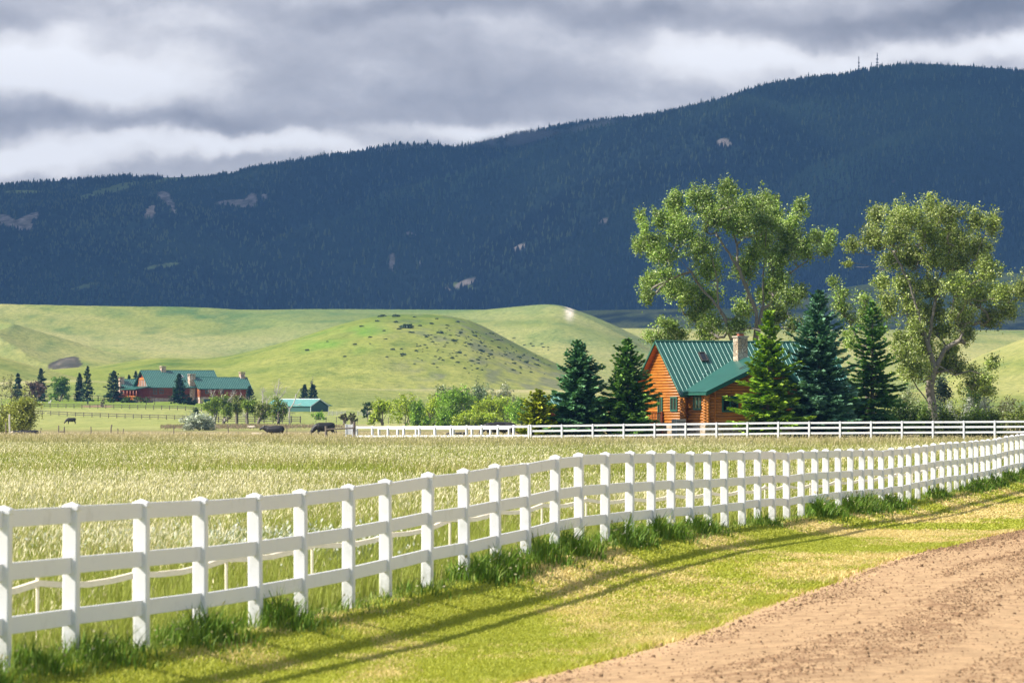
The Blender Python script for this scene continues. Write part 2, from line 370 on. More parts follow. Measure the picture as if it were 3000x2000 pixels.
def ground_col(X, D, U, z, who):
    n1 = fbm(X / 25., D / 60., 61, 4); n2 = fbm(X / 6., D / 14., 63, 3); n3 = fbm(X / 110., D / 260., 65, 4)
    c = np.zeros(X.shape + (3,)) + np.array((.17, .20, .055))
    # near pasture: green under straw
    c = mixc(c, (.30, .27, .12), np.clip(.35 + n1 * 2.2, 0, 1) * .8)
    c = mixc(c, (.34, .26, .15), sstep(380, 560, D) * (1 - sstep(760, 860, D)) * .75)
    mid = sstep(780, 900, D)
    c = mixc(c, (.31, .33, .11), mid * .9)
    c = mixc(c, (.46, .42, .20), mid * np.clip(.45 + n3 * 3, 0, 1) * .7)
    # mown verge
    vx = X - fence_x(D); verge = sstep(-.1, .35, vx) * (1 - sstep(240, 260, D))
    vc = mixc(np.zeros(X.shape + (3,)) + np.array((.34, .36, .06)), (.56, .46, .20), np.clip(.25 + 2.6 * fbm(X / 1.6, D / 7., 71, 4), 0, 1))
    c = c * (1 - verge[..., None]) + vc * verge[..., None]
    # brown reed strip
    reed = sstep(850, 905, D) * (1 - sstep(940, 1000, D)) * sstep(460, 600, U) * (1 - sstep(1060, 1150, U))
    c = mixc(c, (.17, .12, .085), reed * .45)
    # lawn round the lodge
    lawn = sstep(1335, 1342, D) * (1 - sstep(1560, 1600, D)) * sstep(-100, 60, U) * (1 - sstep(640, 720, U))
    c = mixc(c, (.17, .24, .035), lawn * .9)
    court = sstep(1.1, .8, ((U - 285) / 52) ** 2 + ((D - 1372) / 22) ** 2)
    c = mixc(c, (.33, .20, .14), court)
    path = sstep(-.9, .1, -np.abs((D - 1400 + (U - 230) * .02) / 3)) * sstep(215, 225, U) * (1 - sstep(335, 345, U))
    c = mixc(c, (.4, .36, .24), path * .7)
    green = sstep(1000, 1040, D) * (1 - sstep(1380, 1400, D)) * sstep(650, 760, U) * (1 - lawn)
    c = mixc(c, (.19, .25, .055), green * .6)
    # hills
    hn = fbm((X + .35 * D) / 75., D / 260., 81, 5); hn2 = fbm(X / 14., D / 40., 83, 4)
    gr = np.array((.215, .245, .055)); pale = np.array((.385, .355, .13)); dark = np.array((.085, .15, .035))
    hc = gr + np.zeros(X.shape + (3,))
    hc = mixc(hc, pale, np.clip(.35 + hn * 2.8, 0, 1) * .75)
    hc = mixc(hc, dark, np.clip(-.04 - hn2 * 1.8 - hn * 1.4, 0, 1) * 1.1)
    hill = (who > 0)
    isk = who == 3
    hc = np.where(isk[..., None], hc * np.array((.84, .90, .70)), hc)
    kx = np.clip(1 - ((U - 1000) / 160) ** 2 - ((D - 2150) / 150) ** 2, 0, 1)
    hc = mixc(hc, (.13, .25, .03), isk * kx * np.clip(.6 + fbm(X / 18, D / 60, 85, 3) * 3, 0, 1))
    sage = np.clip(fbm(X / 7., D / 20., 87, 3) * 5 - .2 + .6 * sstep(1300, 1500, U), 0, 1) * isk * sstep(1050, 1300, U)
    hc = mixc(hc, (.15, .16, .10), sage * .75)
    # terrace lip is dry and pale
    lip = (who == 1) * sstep(1660, 1700, D) * (1 - sstep(1800, 1860, D))
    hc = mixc(hc, (.38, .35, .17), lip * .8)
    hc = mixc(hc, (.15, .20, .055), (who == 1) * (1 - sstep(1600, 1690, D)) * .6)
    # plateau: darker gullies, white scarp at its right end
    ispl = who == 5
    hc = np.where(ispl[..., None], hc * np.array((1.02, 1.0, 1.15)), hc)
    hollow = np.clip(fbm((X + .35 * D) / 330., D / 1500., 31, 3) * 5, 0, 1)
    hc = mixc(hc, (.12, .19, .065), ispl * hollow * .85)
    sc = ispl * np.exp(-((U - 1668) / 11) ** 2) * .8 * sstep(3100, 3300, D) * (1 - sstep(3540, 3600, D))
    hc = mixc(hc, (.62, .56, .47), np.clip(sc * (1.1 + 5 * fbm(X / 8., D / 30., 89, 3)), 0, 1))
    # earth scar on the left slope
    ed = ((U - 192) / 50) ** 2 + ((CZ + YH - 0 - (YH - (z - CZ) * F / D) - CZ - 1068 + 0) / 17) ** 2
    py = YH - (z - CZ) * F / D
    ed = ((U - 192 + (py - 1065) * .9) / 52) ** 2 + ((py - 1066) / 19) ** 2 + fbm(X / 9, z / 3., 91, 3) * 1.2
    hc = mixc(hc, (.060, .050, .046), sstep(1.05, .85, ed) * (D > 2450) * (D < 3400) * .92)
    hc = mixc(hc, (.2, .17, .15), sstep(.55, .3, ed) * (D > 2450) * (D < 3400) * np.clip(fbm(X / 12, z / 2., 93, 3) * 4, 0, 1) * .6)
    # far valley bushes
    bsh = (who == 8) * sstep(4550, 4650, D) * (1 - sstep(4850, 4900, D)) * np.clip(.6 + 6 * fbm(X / 30, D / 60, 95, 3), 0, 1)
    hc = mixc(hc, (.04, .055, .03), bsh * .9)
    c = np.where(hill[..., None], hc, c)
    return np.clip(c, 0, 1)

m = bpy.data.materials.new('ground'); m.use_nodes = True; t = NT(m.node_tree); p = t.n['Principled BSDF']
vc = t.add('ShaderNodeVertexColor', layer_name='Col'); tc = t.add('ShaderNodeTexCoord')
v = t.mapping(tc.outputs['Object'], (1, .45, 1))
fine = t.noise(v, 9, 6, .7); midn = t.noise(v, .35, 8, .72); big = t.noise(v, .05, 5, .6)
k = t.mix(1, t.ramp(fine, [(.3, (.75, .78, .7)), (.7, (1.22, 1.2, 1.25))]), t.ramp(midn, [(.32, (.52, .60, .48)), (.5, (1, 1, 1)), (.68, (1.36, 1.28, 1.32))]), 'MULTIPLY')
k = t.mix(1, k, t.ramp(big, [(.3, (.9, .95, .9)), (.7, (1.08, 1.04, 1.08))]), 'MULTIPLY')
t.l.new(t.mix(1, vc.outputs[0], k, 'MULTIPLY'), p.inputs['Base Color']); p.inputs['Roughness'].default_value = .95; p.inputs['Specular IOR Level'].default_value = .1
bn = t.add('ShaderNodeBump'); bn.inputs['Strength'].default_value = .6; bn.inputs['Distance'].default_value = 1.2
t.l.new(t.noise(v, .6, 8, .7), bn.inputs['Height']); t.l.new(bn.outputs[0], p.inputs['Normal'])
M_GROUND = m
rows = np.concatenate([np.array([-60., -20, -5, 0.5, 5, 15, 25]), np.linspace(30, 180, 300), np.geomspace(181, 1500, 260), np.linspace(1506, 6600, 560), np.array([6800, 7200, 8000, 9500, 12000, 15000])])
us = np.concatenate([np.array([-120000, -60000, -30000, -15000, -9000, -5000, -3500, -2200, -1500, -1000]), np.linspace(-640, 3640, 760), np.array([4000, 4600, 5500, 7000, 10000, 16000, 30000, 60000, 120000])]).astype(float)
rr = np.maximum(rows, 1.0)
def gfun(Xg, D):
    z, who = terrain(Xg, D, True); return z, who
ground, GG = grid_mesh('ground', rr[3:], us, M_GROUND, ground_col, gfun)
tag(ground, 'rolling green ranch land from the mown verge to the grassy hills', 'ground', kind='structure')
# ground under and behind the camera
mb = np.array([(-4000, -600, _g[0] - .05), (4000, -600, _g[0] - .05), (4000, 3, _g[0] - .02), (-4000, 3, _g[0] - .02)])
gb = mesh_np('ground', mb, np.array([[0, 1, 2, 3]]), M_GROUND, col=np.zeros((4, 3)) + np.array((.2, .22, .07))); tag(gb, 'grass ground behind the viewpoint', 'ground', kind='structure')

# ---------------------------------------------------------------- the wooded mountain
MT = [
 ('main', 9400, 7000, [(-600, 560), (-200, 545), (0, 535), (64, 527), (190, 518), (357, 507), (480, 510), (590, 506), (676, 498), (765, 483), (880, 468), (944, 456), (1020, 448), (1110, 442), (1224, 436), (1352, 428), (1403, 420), (1492, 397), (1620, 371), (1722, 352), (1850, 344), (1950, 332), (2060, 306), (2130, 286), (2200, 262), (2270, 244), (2385, 231), (2475, 228), (2512, 216), (2580, 204), (2628, 199), (2700, 198), (2806, 199), (2934, 208), (3000, 215), (3300, 240), (3600, 290)]),
 ('shoulder', 8900, 7400, [(1500, 520), (1700, 420), (1850, 362), (1913, 336), (2000, 318), (2092, 298), (2156, 286), (2190, 284), (2240, 292), (2320, 320), (2450, 380), (2600, 460)]),
 ('hump', 9900, 8800, [(900, 520), (1000, 460), (1046, 441), (1084, 431), (1130, 422), (1200, 417), (1275, 420), (1320, 428), (1380, 440), (1500, 500)]),
 ('spur', 8100, 6800, [(900, 905), (1200, 850), (1400, 735), (1550, 635), (1706, 535), (1850, 495), (2012, 478), (2100, 484), (2182, 504), (2352, 585), (2488, 690), (2650, 830)]),
 ('left_spur', 8400, 6800, [(-600, 700), (-200, 640), (100, 590), (300, 560), (560, 590), (760, 660), (960, 760), (1200, 880)]),
 ('right_spur', 8300, 6800, [(2500, 880), (2700, 720), (2850, 640), (3000, 585), (3300, 520), (3600, 500)]),
]
MS = 1.5
MT = [(a, b * MS, c * MS, p_) for a, b, c, p_ in MT]
def mount(X, D):
    X = X / MS; D = D / MS
    z, who = mount_(X, D); return CZ + (z - CZ) * MS, who
def mount_(X, D):
    U = np.clip(X / D * F + 1500, -600, 3600); z = np.full(X.shape, -60.); who = np.zeros(X.shape, int)
    for i, (nm, Dc, Db, pts) in enumerate(MT):
        Dc, Db = Dc / MS, Db / MS
        pu, pv = prof(pts)
        Dc_ = Dc * (1 + .02 * fbm(U / 900., U * 0 + i, 11 + i, 2))
        cz = CZ + (YH - np.interp(U, pu, pv) - 11) * Dc_ / F; cz = np.where((U < pu[0]) | (U > pu[-1]), -60, cz)
        edge = sstep(pu[0] - 1, pu[0] + 60, U) * (1 - sstep(pu[-1] - 60, pu[-1] + 1, U)) if nm != 'main' else 1
        bz = 40.
        t_ = np.clip((D - Db) / (Dc_ - Db), 0, 1)
        s = np.sin(t_ * math.pi / 2) ** 1.1
        zz = bz + (cz - bz) * s * edge
        q = np.clip((D - Dc_) / 1400., 0, 1.4); zz = zz - q * q * 260
        w_ = np.clip(np.sin(t_ * math.pi), 0, 1) ** 1.3 * (D < Dc_)
        wx = X + 250 * fbm(X / 700, D / 700, 105, 3) - .55 * (D - Db)
        rg = 1 - np.abs(fbm(wx / 620., D / 2600., 131 + i, 3)) * 4
        amp = 120 if nm == 'main' else 55
        zz = zz + w_ * amp * (rg - 1.0) + w_ * 26 * (fbm(wx / 160., D / 500., 133, 4) - .3)
        m_ = zz > z; z = np.where(m_, zz, z); who = np.where(m_, i, who)
    return z, who
def clear_mask(U, py, X, z):
    """0..1: bare meadow / rock patches in the forest (photo pixels of the mountain face)"""
    X = X / MS; z = z / MS; e = fbm(X / 40., z / 25., 141, 4)
    mead = np.zeros(U.shape); rock = np.zeros(U.shape)
    for cx, cy, rx, ry, sl in ((330, 556, 130, 13, -.28), (520, 522, 120, 10, -.18), (640, 512, 60, 6, -.1), (250, 838, 45, 7, -.22), (490, 777, 32, 6, -.15), (445, 783, 18, 5, -.2), (60, 562, 60, 5, 0), (1350, 838, 40, 8, .2)):
        q = ((U - cx) / rx) ** 2 + ((py - cy - (U - cx) * sl) / ry) ** 2
        mead = np.maximum(mead, sstep(1.25, .7, q + e * 1.6))
    for cx, cy, rx, ry, sl in ((485, 580, 26, 20, .55), (440, 620, 16, 18, -.6), (505, 605, 10, 16, 1.2), (690, 595, 60, 10, 0), (738, 590, 15, 20, 0), (30, 655, 60, 15, .1), (70, 645, 40, 14, -.4), (15, 640, 30, 12, .1), (2123, 418, 20, 13, 0), (1365, 828, 32, 9, -.35), (1310, 848, 8, 8, 0),
                               (1205, 685, 14, 6, .3), (1770, 648, 12, 7, -.3), (1520, 727, 18, 8, -.4), (2620, 530, 5, 12, 0), (1230, 770, 6, 6, 0), (775, 578, 8, 8, 0), (1150, 765, 10, 22, .5)):
        q = ((U - cx) / rx) ** 2 + ((py - cy - (U - cx) * sl) / ry) ** 2
        rock = np.maximum(rock, sstep(1.2, .7, q + e * 2.2))
    return mead, rock
def mount_col(X, D, U, z, who):
    py = YH - (z - CZ) * F / D
    mead, rock = clear_mask(U, py, X, z)
    c = np.zeros(X.shape + (3,)) + np.array((.03, .05, .035))
    c = c * (1 + .5 * fbm(X / 50, D / 120, 151, 3)[..., None])
    c = mixc(c, (.26, .34, .12), mead)
    rc = np.zeros(X.shape + (3,)) + np.array((.42, .37, .36)); rc = rc * (1 + 1.6 * fbm(X / 14, z / 6, 153, 3)[..., None])
    c = c * (1 - rock[..., None]) + rc * rock[..., None]
    return c
m = bpy.data.materials.new('forest_floor'); m.use_nodes = True; t = NT(m.node_tree); p = t.n['Principled BSDF']
vc = t.add('ShaderNodeVertexColor', layer_name='Col'); tc = t.add('ShaderNodeTexCoord')
k = t.ramp(t.noise(tc.outputs['Object'], .06, 8, .75), [(.3, (.55, .55, .6)), (.7, (1.4, 1.4, 1.3))])
t.l.new(t.mix(1, vc.outputs[0], k, 'MULTIPLY'), p.inputs['Base Color']); p.inputs['Roughness'].default_value = 1; p.inputs['Specular IOR Level'].default_value = 0
rows = np.concatenate([np.linspace(6700, 10200, 420), np.linspace(10300, 13500, 20)]) * MS
us = np.linspace(-640, 3640, 620)
mountain, MG = grid_mesh('mountain', rows, us, m, mount_col, mount)
tag(mountain, 'long dark mountain with bare rock outcrops rising behind the hills', 'mountain', kind='structure')
def relief_shade(X, D):
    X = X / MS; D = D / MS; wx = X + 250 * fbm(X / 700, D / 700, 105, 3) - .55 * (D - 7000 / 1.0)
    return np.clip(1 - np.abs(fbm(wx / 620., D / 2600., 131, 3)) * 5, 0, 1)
def mount_at(x, y):
    z, _ = mount(np.asarray(x, float), np.asarray(y, float)); return z
# its forest: one mass of small conifers
rng = np.random.default_rng(4)
N = 120000
Dd = 6900 + (10000 - 6900) * rng.random(N) ** .85; Dd *= MS; Uu = rng.uniform(-330, 3330, N); Xx = (Uu - 1500) / F * Dd
zz, wh = mount(Xx, Dd); e = 8.
zy, _ = mount(Xx, Dd + e); zx, _ = mount(Xx + e, Dd)
py = YH - (zz - CZ) * F / Dd
# keep trees on ground that can be seen
facing = (CZ - zz) * -1 / Dd - (zy - zz) / e      # below the sight line when positive
mead, rock = clear_mask(Uu, py, Xx, zz)
keep = (facing < .03) & (rng.random(N) > np.maximum(mead * .93, rock)) & (py < 930)
keep &= rng.random(N) < .55 + 1.2 * (fbm(Xx / 40, Dd / 90, 161, 3) + .3)
Xx, Dd, zz, Uu, py = Xx[keep], Dd[keep], zz[keep], Uu[keep], py[keep]; n = len(Xx)
small = sstep(1000, 500, Uu) * .35
hgt = rng.uniform(6.5, 13, n) * MS * (1 - small); rad = hgt * rng.uniform(.16, .26, n) * (1 + small)
tall = rng.random(n) < .06; hgt[tall] *= 1.35
K = 5; an = np.arange(K) * 2 * math.pi / K
V = np.zeros((n, K * 2 + 1, 3))
rot = rng.uniform(0, 6.28, n)
for j in range(K):
    for lv, (fr, hz) in enumerate(((1, 0.08), (.62, .48))):
        jj = rng.uniform(.7, 1.25, n)
        V[:, lv * K + j, 0] = Xx + np.cos(an[j] + rot) * rad * fr * jj; V[:, lv * K + j, 1] = Dd + np.sin(an[j] + rot) * rad * fr * jj
        V[:, lv * K + j, 2] = zz - 1 + hgt * (hz + rng.uniform(-.05, .05, n))
V[:, -1, 0] = Xx + rng.normal(0, .15, n); V[:, -1, 1] = Dd; V[:, -1, 2] = zz - 1 + hgt
base = np.arange(n)[:, None] * (2 * K + 1)
q4 = np.stack([np.stack([base[:, 0] + j, base[:, 0] + (j + 1) % K, base[:, 0] + K + (j + 1) % K, base[:, 0] + K + j], 1) for j in range(K)], 1).reshape(-1, 4)
q3 = np.stack([np.stack([base[:, 0] + K + j, base[:, 0] + K + (j + 1) % K, base[:, 0] + 2 * K], 1) for j in range(K)], 1).reshape(-1, 3)
cb = np.array((.024, .045, .026)) * (1.15 + .4 * rng.random(n))[:, None] * np.clip(1 + 2.6 * fbm(Xx / 260, Dd / 500, 163, 4), .35, 3)[:, None] * (.28 + 1.35 * relief_shade(Xx, Dd))[:, None]  # folds darkened and ridges lightened in the tree colour to imitate relief shading
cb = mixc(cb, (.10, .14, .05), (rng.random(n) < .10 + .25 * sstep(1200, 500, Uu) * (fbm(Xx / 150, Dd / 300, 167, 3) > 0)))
C = np.repeat(cb[:, None, :], 2 * K + 1, 1).reshape(-1, 3)
M_FOREST = leafmat('conifer_forest', .08, .8, .1)
fo = mesh_np('forest', V.reshape(-1, 3), [q4, q3], M_FOREST, col=C); tag(fo, 'dense dark conifer forest covering the mountain side', 'forest', kind='stuff')

# ---------------------------------------------------------------- unseen cloud deck, added above the mountain to shade the forest
m = bpy.data.materials.new('shade_cloud_deck'); m.use_nodes = True; t = NT(m.node_tree); p = t.n['Principled BSDF']
p.inputs['Base Color'].default_value = (.8, .82, .86, 1); p.inputs['Roughness'].default_value = 1; p.inputs['Specular IOR Level'].default_value = 0
tp = t.add('ShaderNodeBsdfTransparent'); mx = t.add('ShaderNodeMixShader'); t.l.new(p.outputs[0], mx.inputs[1]); t.l.new(tp.outputs[0], mx.inputs[2])
t.put(mx.inputs[0], t.mapr(t.noise(t.add('ShaderNodeTexCoord').outputs['Object'], .0007, 4, .55), .42, .64, .04, .60)); t.l.new(mx.outputs[0], t.n['Material Output'].inputs[0])   # thin enough in places to let some sun through
gx = np.linspace(-14000, 10000, 90); gy = np.linspace(0, 1, 44)
GX, GY = np.meshgrid(gx, gy)
edge0 = 3700 + 260 * fbm(gx / 900., gx * 0, 171, 4)
YY = edge0[None, :] + GY * (23000 - edge0[None, :])
th = 160 * np.sin(np.clip(GY, 0, 1) * math.pi) ** .4 * (1 + .8 * fbm(GX / 700, YY / 700, 173, 4)) * np.sin((GX + 14000) / 24000 * math.pi) ** .3
bot = 2200 - th * .5; top = 2200 + th * 1.6
nr, nc = GX.shape
Vb = np.stack([GX, YY, bot], -1).reshape(-1, 3); Vt = np.stack([GX, YY, top], -1).reshape(-1, 3)
i = np.arange(nr * nc).reshape(nr, nc)
qa = np.stack([i[:-1, :-1], i[1:, :-1], i[1:, 1:], i[:-1, 1:]], -1).reshape(-1, 4); qb = qa[:, ::-1] + nr * nc
cd = mesh_np('cloud', np.vstack([Vb, Vt]), [qa, qb], m, smooth=True); tag(cd, 'unseen grey cloud bank added above the mountain to shade it', 'cloud', kind='structure')
# ================================================================ fences
def ranmat(name, base, rough=.5, spec=.4, dirt=(.35, .33, .28), amt=.35, splash=False):
    m = bpy.data.materials.new(name); m.use_nodes = True; t = NT(m.node_tree); p = t.n['Principled BSDF']; tc = t.add('ShaderNodeTexCoord')
    geo = t.add('ShaderNodeNewGeometry')
    nz = t.noise(geo.outputs['Position'], 3.5, 6, .65)
    sp = t.noise(geo.outputs['Position'], 26, 3, .6)
    k = t.math('MULTIPLY', t.mapr(nz, .55, .8), amt)
    k2 = t.math('MULTIPLY', t.mapr(sp, .70, .76), amt * 1.3)
    tco = t.add('ShaderNodeTexCoord'); sz = t.add('ShaderNodeSeparateXYZ'); t.l.new(tco.outputs['Object'], sz.inputs[0])
    low = t.math('MULTIPLY', t.mapr(sz.outputs[2], .02, .42, 1, 0, True), t.mapr(t.noise(geo.outputs['Position'], 14, 4, .6), .35, .65)) if splash else 0.0
    c = t.mix(t.math('MAXIMUM', t.math('MAXIMUM', k, k2), t.math('MULTIPLY', low, .75)), base, dirt)
    t.l.new(c, p.inputs['Base Color']); p.inputs['Roughness'].default_value = rough; p.inputs['Specular IOR Level'].default_value = spec
    return m
M_WHITE = ranmat('white_vinyl', (.78, .78, .79), .45, .4)
M_POST = ranmat('white_vinyl_post', (.78, .78, .79), .45, .4, (.30, .31, .20), splash=True)
M_WHITE2 = ranmat('white_paint', (.76, .76, .78), .6, .2, amt=.5)
def post_mesh(w, h, mat_):
    b = MB(); b.box(-w / 2, w / 2, -w / 2, w / 2, -.1, h - .02); return b
fence = empty('white_fence', (FX[1][0], FX[1][1], FCAP[1] - PH))
tag(fence, 'long white three-rail fence curving away between the tall grass and the mown verge', 'fence')
W_ = .127; caps = []
proto_post = None
rails = ((1.225, .14), (.80, .14), (.37, .14))       # rail centre heights above the post foot, rail height
rngf = random.Random(5)
for i, (x, y, cz) in enumerate(FX):
    a = FX[max(0, i - 1)]; b = FX[min(len(FX) - 1, i + 1)]
    ang_ = math.atan2(b[1] - a[1], b[0] - a[0])
    loc = Vector((x, y, cz - PH)) - fence.location
    if proto_post is None:
        pb = MB(); pb.box(-W_ / 2, W_ / 2, -W_ / 2, W_ / 2, -.35, PH - .045)
        proto_post = pb.build('post', M_POST, fence, bevel=.014)
        cb_ = MB(); w2 = W_ / 2 + .008; h0, h1, h2 = PH - .075, PH - .03, PH
        vs = [(-w2, -w2, h0), (w2, -w2, h0), (w2, w2, h0), (-w2, w2, h0), (-w2, -w2, h1), (w2, -w2, h1), (w2, w2, h1), (-w2, w2, h1), (0, 0, h2)]
        cb_.raw(vs, [(3, 2, 1, 0), (0, 1, 5, 4), (1, 2, 6, 5), (2, 3, 7, 6), (3, 0, 4, 7), (4, 5, 8), (5, 6, 8), (6, 7, 8), (7, 4, 8)])
        cap = cb_.build('cap', M_WHITE, proto_post, bevel=.008); o = proto_post
    else:
        o = proto_post.copy(); COL.objects.link(o); o.parent = fence
        if i not in (12, 25, 33):                     # three posts have lost their caps
            c_ = cap.copy(); COL.objects.link(c_); c_.parent = o
        else: o['label'] = 'white post that has lost its cap'
    o.location = loc; o.rotation_euler = (R(rngf.uniform(-.5, .5)), R(rngf.uniform(-.6, .6)), ang_ - math.pi / 2)
def rail_strip(b, pts, h, th, drop):
    """one board through a run of posts, following their heights"""
    n = len(pts); vs = []; fs = []
    for i, (x, y, z) in enumerate(pts):
        a = pts[max(0, i - 1)]; c = pts[min(n - 1, i + 1)]
        d = Vector((c[0] - a[0], c[1] - a[1], 0)).normalized(); s = Vector((d.y, -d.x, 0)) * th / 2
        for sx, zz_ in ((-1, -1), (1, -1), (1, 1), (-1, 1)): vs.append((x + s.x * sx, y + s.y * sx, z + drop + zz_ * h / 2))
    for i in range(n - 1):
        for k in range(4): fs.append((i * 4 + k, i * 4 + (k + 1) % 4, (i + 1) * 4 + (k + 1) % 4, (i + 1) * 4 + k))
    fs += [(3, 2, 1, 0), tuple(4 * (n - 1) + k for k in range(4))]
    b.raw(vs, fs)
for li, (hc, hh) in enumerate(rails):
    i = 0
    while i < len(FX) - 1:
        j = min(i + 2, len(FX) - 1); run = []
        for q in range(i, j + 1):
            x, y, cz = FX[q]; run.append((x - fence.location.x, y - fence.location.y, cz - PH + hc - fence.location.z))
        # small gap at the joints, hidden inside the posts
        def lerp(a, b, s): return tuple(a[k] + (b[k] - a[k]) * s for k in range(3))
        run[0] = lerp(run[0], run[1], .004); run[-1] = lerp(run[-1], run[-2], .004)
        b = MB(); rail_strip(b, run, hh, .04, rngf.uniform(-.012, .012))
        b.build('rail', M_WHITE, fence, bevel=.005); i = j
# ---- electric tape line standing in the grass behind it
TL = [(-60, 1778), (100, 1757), (170, 1746), (380, 1722), (555, 1702), (700, 1684), (855, 1661), (1000, 1645), (1108, 1630), (1230, 1598), (1336, 1566), (1460, 1541), (1521, 1519), (1600, 1505), (1676, 1495), (1757, 1489), (1829, 1480), (1957, 1466), (2063, 1463), (2160, 1458), (2240, 1440), (2340, 1434), (2430, 1429), (2540, 1416), (2650, 1405), (2750, 1384), (2830, 1371), (2920, 1357), (3010, 1342)]
tape = empty('tape_fence', up(170, 1990, 47)); 
tag(tape, 'low cream tape strung on short white stakes in the grass behind the long fence', 'tape fence')
M_TAPE = mat('cream_tape', (.80, .72, .58), .7, .08)
pts = []
for q in range(30):
    s = q / 29; y = 44.5 + 135 * s ** 1.1
    x = fence_x(y) - 1.0 - .12 * math.sin(q * .9)
    h_ = gz(x, y) + .56 + (.02 * math.sin(q * 2.3))
    pts.append((x, y, h_))
tb = MB()
dense = []
for a, b in zip(pts[:-1], pts[1:]):
    for s in (0, .25, .5, .75): dense.append((a[0] + (b[0] - a[0]) * s, a[1] + (b[1] - a[1]) * s, a[2] + (b[2] - a[2]) * s - .05 * math.sin(math.pi * s)))
dense.append(pts[-1])
rail_strip(tb, [(p[0] - tape.location.x, p[1] - tape.location.y, p[2] - tape.location.z) for p in dense], .055, .045, 0)
tb.build('tape', M_TAPE, tape)
for p in pts:
    b = MB(); b.tube([(0, 0, -.6), (0, 0, .06)], .016, 6); o = b.build('stake', M_TAPE, tape)
    o.location = Vector(p) - tape.location

# ---- far paddock fence: right run faces the camera, left run turns away
def board_fence(name, label, pts, posth, rails_, pw, rth, rh, m_post, m_rail, gnd=None, cat='fence', group=None):
    root = empty(name, pts[0]); tag(root, label, cat, group)
    L0 = root.location
    proto = None
    for i, p in enumerate(pts):
        a = pts[max(0, i - 1)]; c = pts[min(len(pts) - 1, i + 1)]
        an = math.atan2(c[1] - a[1], c[0] - a[0])
        if proto is None:
            b = MB(); b.box(-pw / 2, pw / 2, -pw / 2, pw / 2, -.3, posth - pw * .3)
            w2 = pw / 2 * 1.12; vs = [(-w2, -w2, posth - pw * .3 + .002), (w2, -w2, posth - pw * .3 + .002), (w2, w2, posth - pw * .3 + .002), (-w2, w2, posth - pw * .3 + .002), (0, 0, posth + .02)]
            b.raw(vs, [(3, 2, 1, 0), (0, 1, 4), (1, 2, 4), (2, 3, 4), (3, 0, 4)])
            proto = b.build('post', m_post, root); o = proto
        else: o = proto.copy(); COL.objects.link(o); o.parent = root
        o.location = Vector(p) - L0; o.rotation_euler = (0, 0, an)
    for hc in rails_:
        i = 0
        while i < len(pts) - 1:
            j = min(i + 2, len(pts) - 1)
            b = MB(); rail_strip(b, [(pts[q][0] - L0.x, pts[q][1] - L0.y, pts[q][2] - L0.z) for q in range(i, j + 1)], rh, rth, hc + random.uniform(-.01, .01))
            b.build('rail', m_rail, root); i = j
    return root
D0 = 432.0
xr = [1555 + 90.6 * k for k in range(0, 18)]
def rz(px): return np.interp(px, [1555, 2000, 3000, 3300], [-.25, -.2, -.05, 0])
ptsR = []
for k, px in enumerate(xr):
    d = D0 - 5.5 * k / 17 * 2.0; ptsR.append(((px - 1500) / F * d, d, CZ + (YH - np.interp(px, [1555, 1821, 2277, 2800, 3100], [1244, 1241, 1235, 1232, 1230])) * d / F - 1.3))
far_r = board_fence('paddock_fence', 'white three-rail fence running past the log house and its spruces', ptsR, 1.3, (1.20, .80, .37), .135, .04, .15, M_WHITE2, M_WHITE2)
# left run: turned so that its face catches the sun
ptsL = []
for k in range(12):
    px = 1551 - 46.0 * k - (2 if k == 3 else 0); d = D0 + .6 + 2.08 * k
    if k == 0: px -= 1; d += .4
    ptsL.append(((px - 1500) / F * d, d, CZ + (YH - np.interp(px, [1043, 1555], [1247.5, 1244])) * d / F - 1.3))
far_l = board_fence('paddock_fence', 'sunlit white rail fence run left of the yellow spruce, ending at the small boarded gate', ptsL, 1.3, (1.17, .42), .16, .045, .17, M_WHITE2, M_WHITE2)
ptsB = []
for k in range(8):
    px = 1500 - 54.5 * k - 8; d = D0 + 16 + 2.4 * k
    ptsB.append(((px - 1500) / F * d, d, CZ + (YH - 1252) * d / F - 1.1))
far_b = board_fence('paddock_fence', 'second white fence seen through the rails of the sunlit run', ptsB, 1.1, (1.0,), .17, .045, .10, M_WHITE2, M_WHITE2)
# white panel, wooden brace post and pole at the left end
d = D0 + 24.5
x0, _, z0 = up(1011, 1272, d); x1 = up(1035, 1272, d)[0]
pn = MB(); pn.box(0, x1 - x0, -.03, .03, 0, .95 * 22 / 26 + .05)
P_ = empty('short_gate', (x0, d, z0)); tag(P_, 'small white boarded gate at the left end of the paddock fence', 'gate')
pn.build('board', M_WHITE2, P_)
b = MB(); [b.box(xx, xx + .09, -.06, -.032, -.3, .9) for xx in (0.02, x1 - x0 - .11)]; b.build('frame', M_WHITE2, P_)
M_OLD = mat('weathered_wood', (.17, .14, .12), .9, .35, 8, stretch=(1, 1, .2))
M_DARKW = mat('dark_rail_wood', (.085, .075, .06), .9, .3, 8)
def simple(name, label, cat, mb_, m_, loc, group=None, rz_=0):
    o = mb_.build(name, m_, None); o.location = loc; o.rotation_euler = (0, 0, rz_); tag(o, label, cat, group); return o
br = empty('brace_fence', up(1037, 1272, d - 1)); tag(br, 'grey timber brace of two posts and a pole left of the small white gate', 'brace')
b = MB(); b.tube([(0, 0, -.4), (0.03, 0, 1.1)], .11, 7); b.build('post', M_OLD, br)
xl = up(957, 1270, d)[0] - br.location.x
b = MB(); b.tube([(xl, 0, -.4), (xl - .02, 0, .72)], .12, 7); b.build('post', M_OLD, br)
b = MB(); b.tube([(xl, -.1, .42), (0, -.12, .55)], .065, 6); b.build('pole', M_OLD, br)

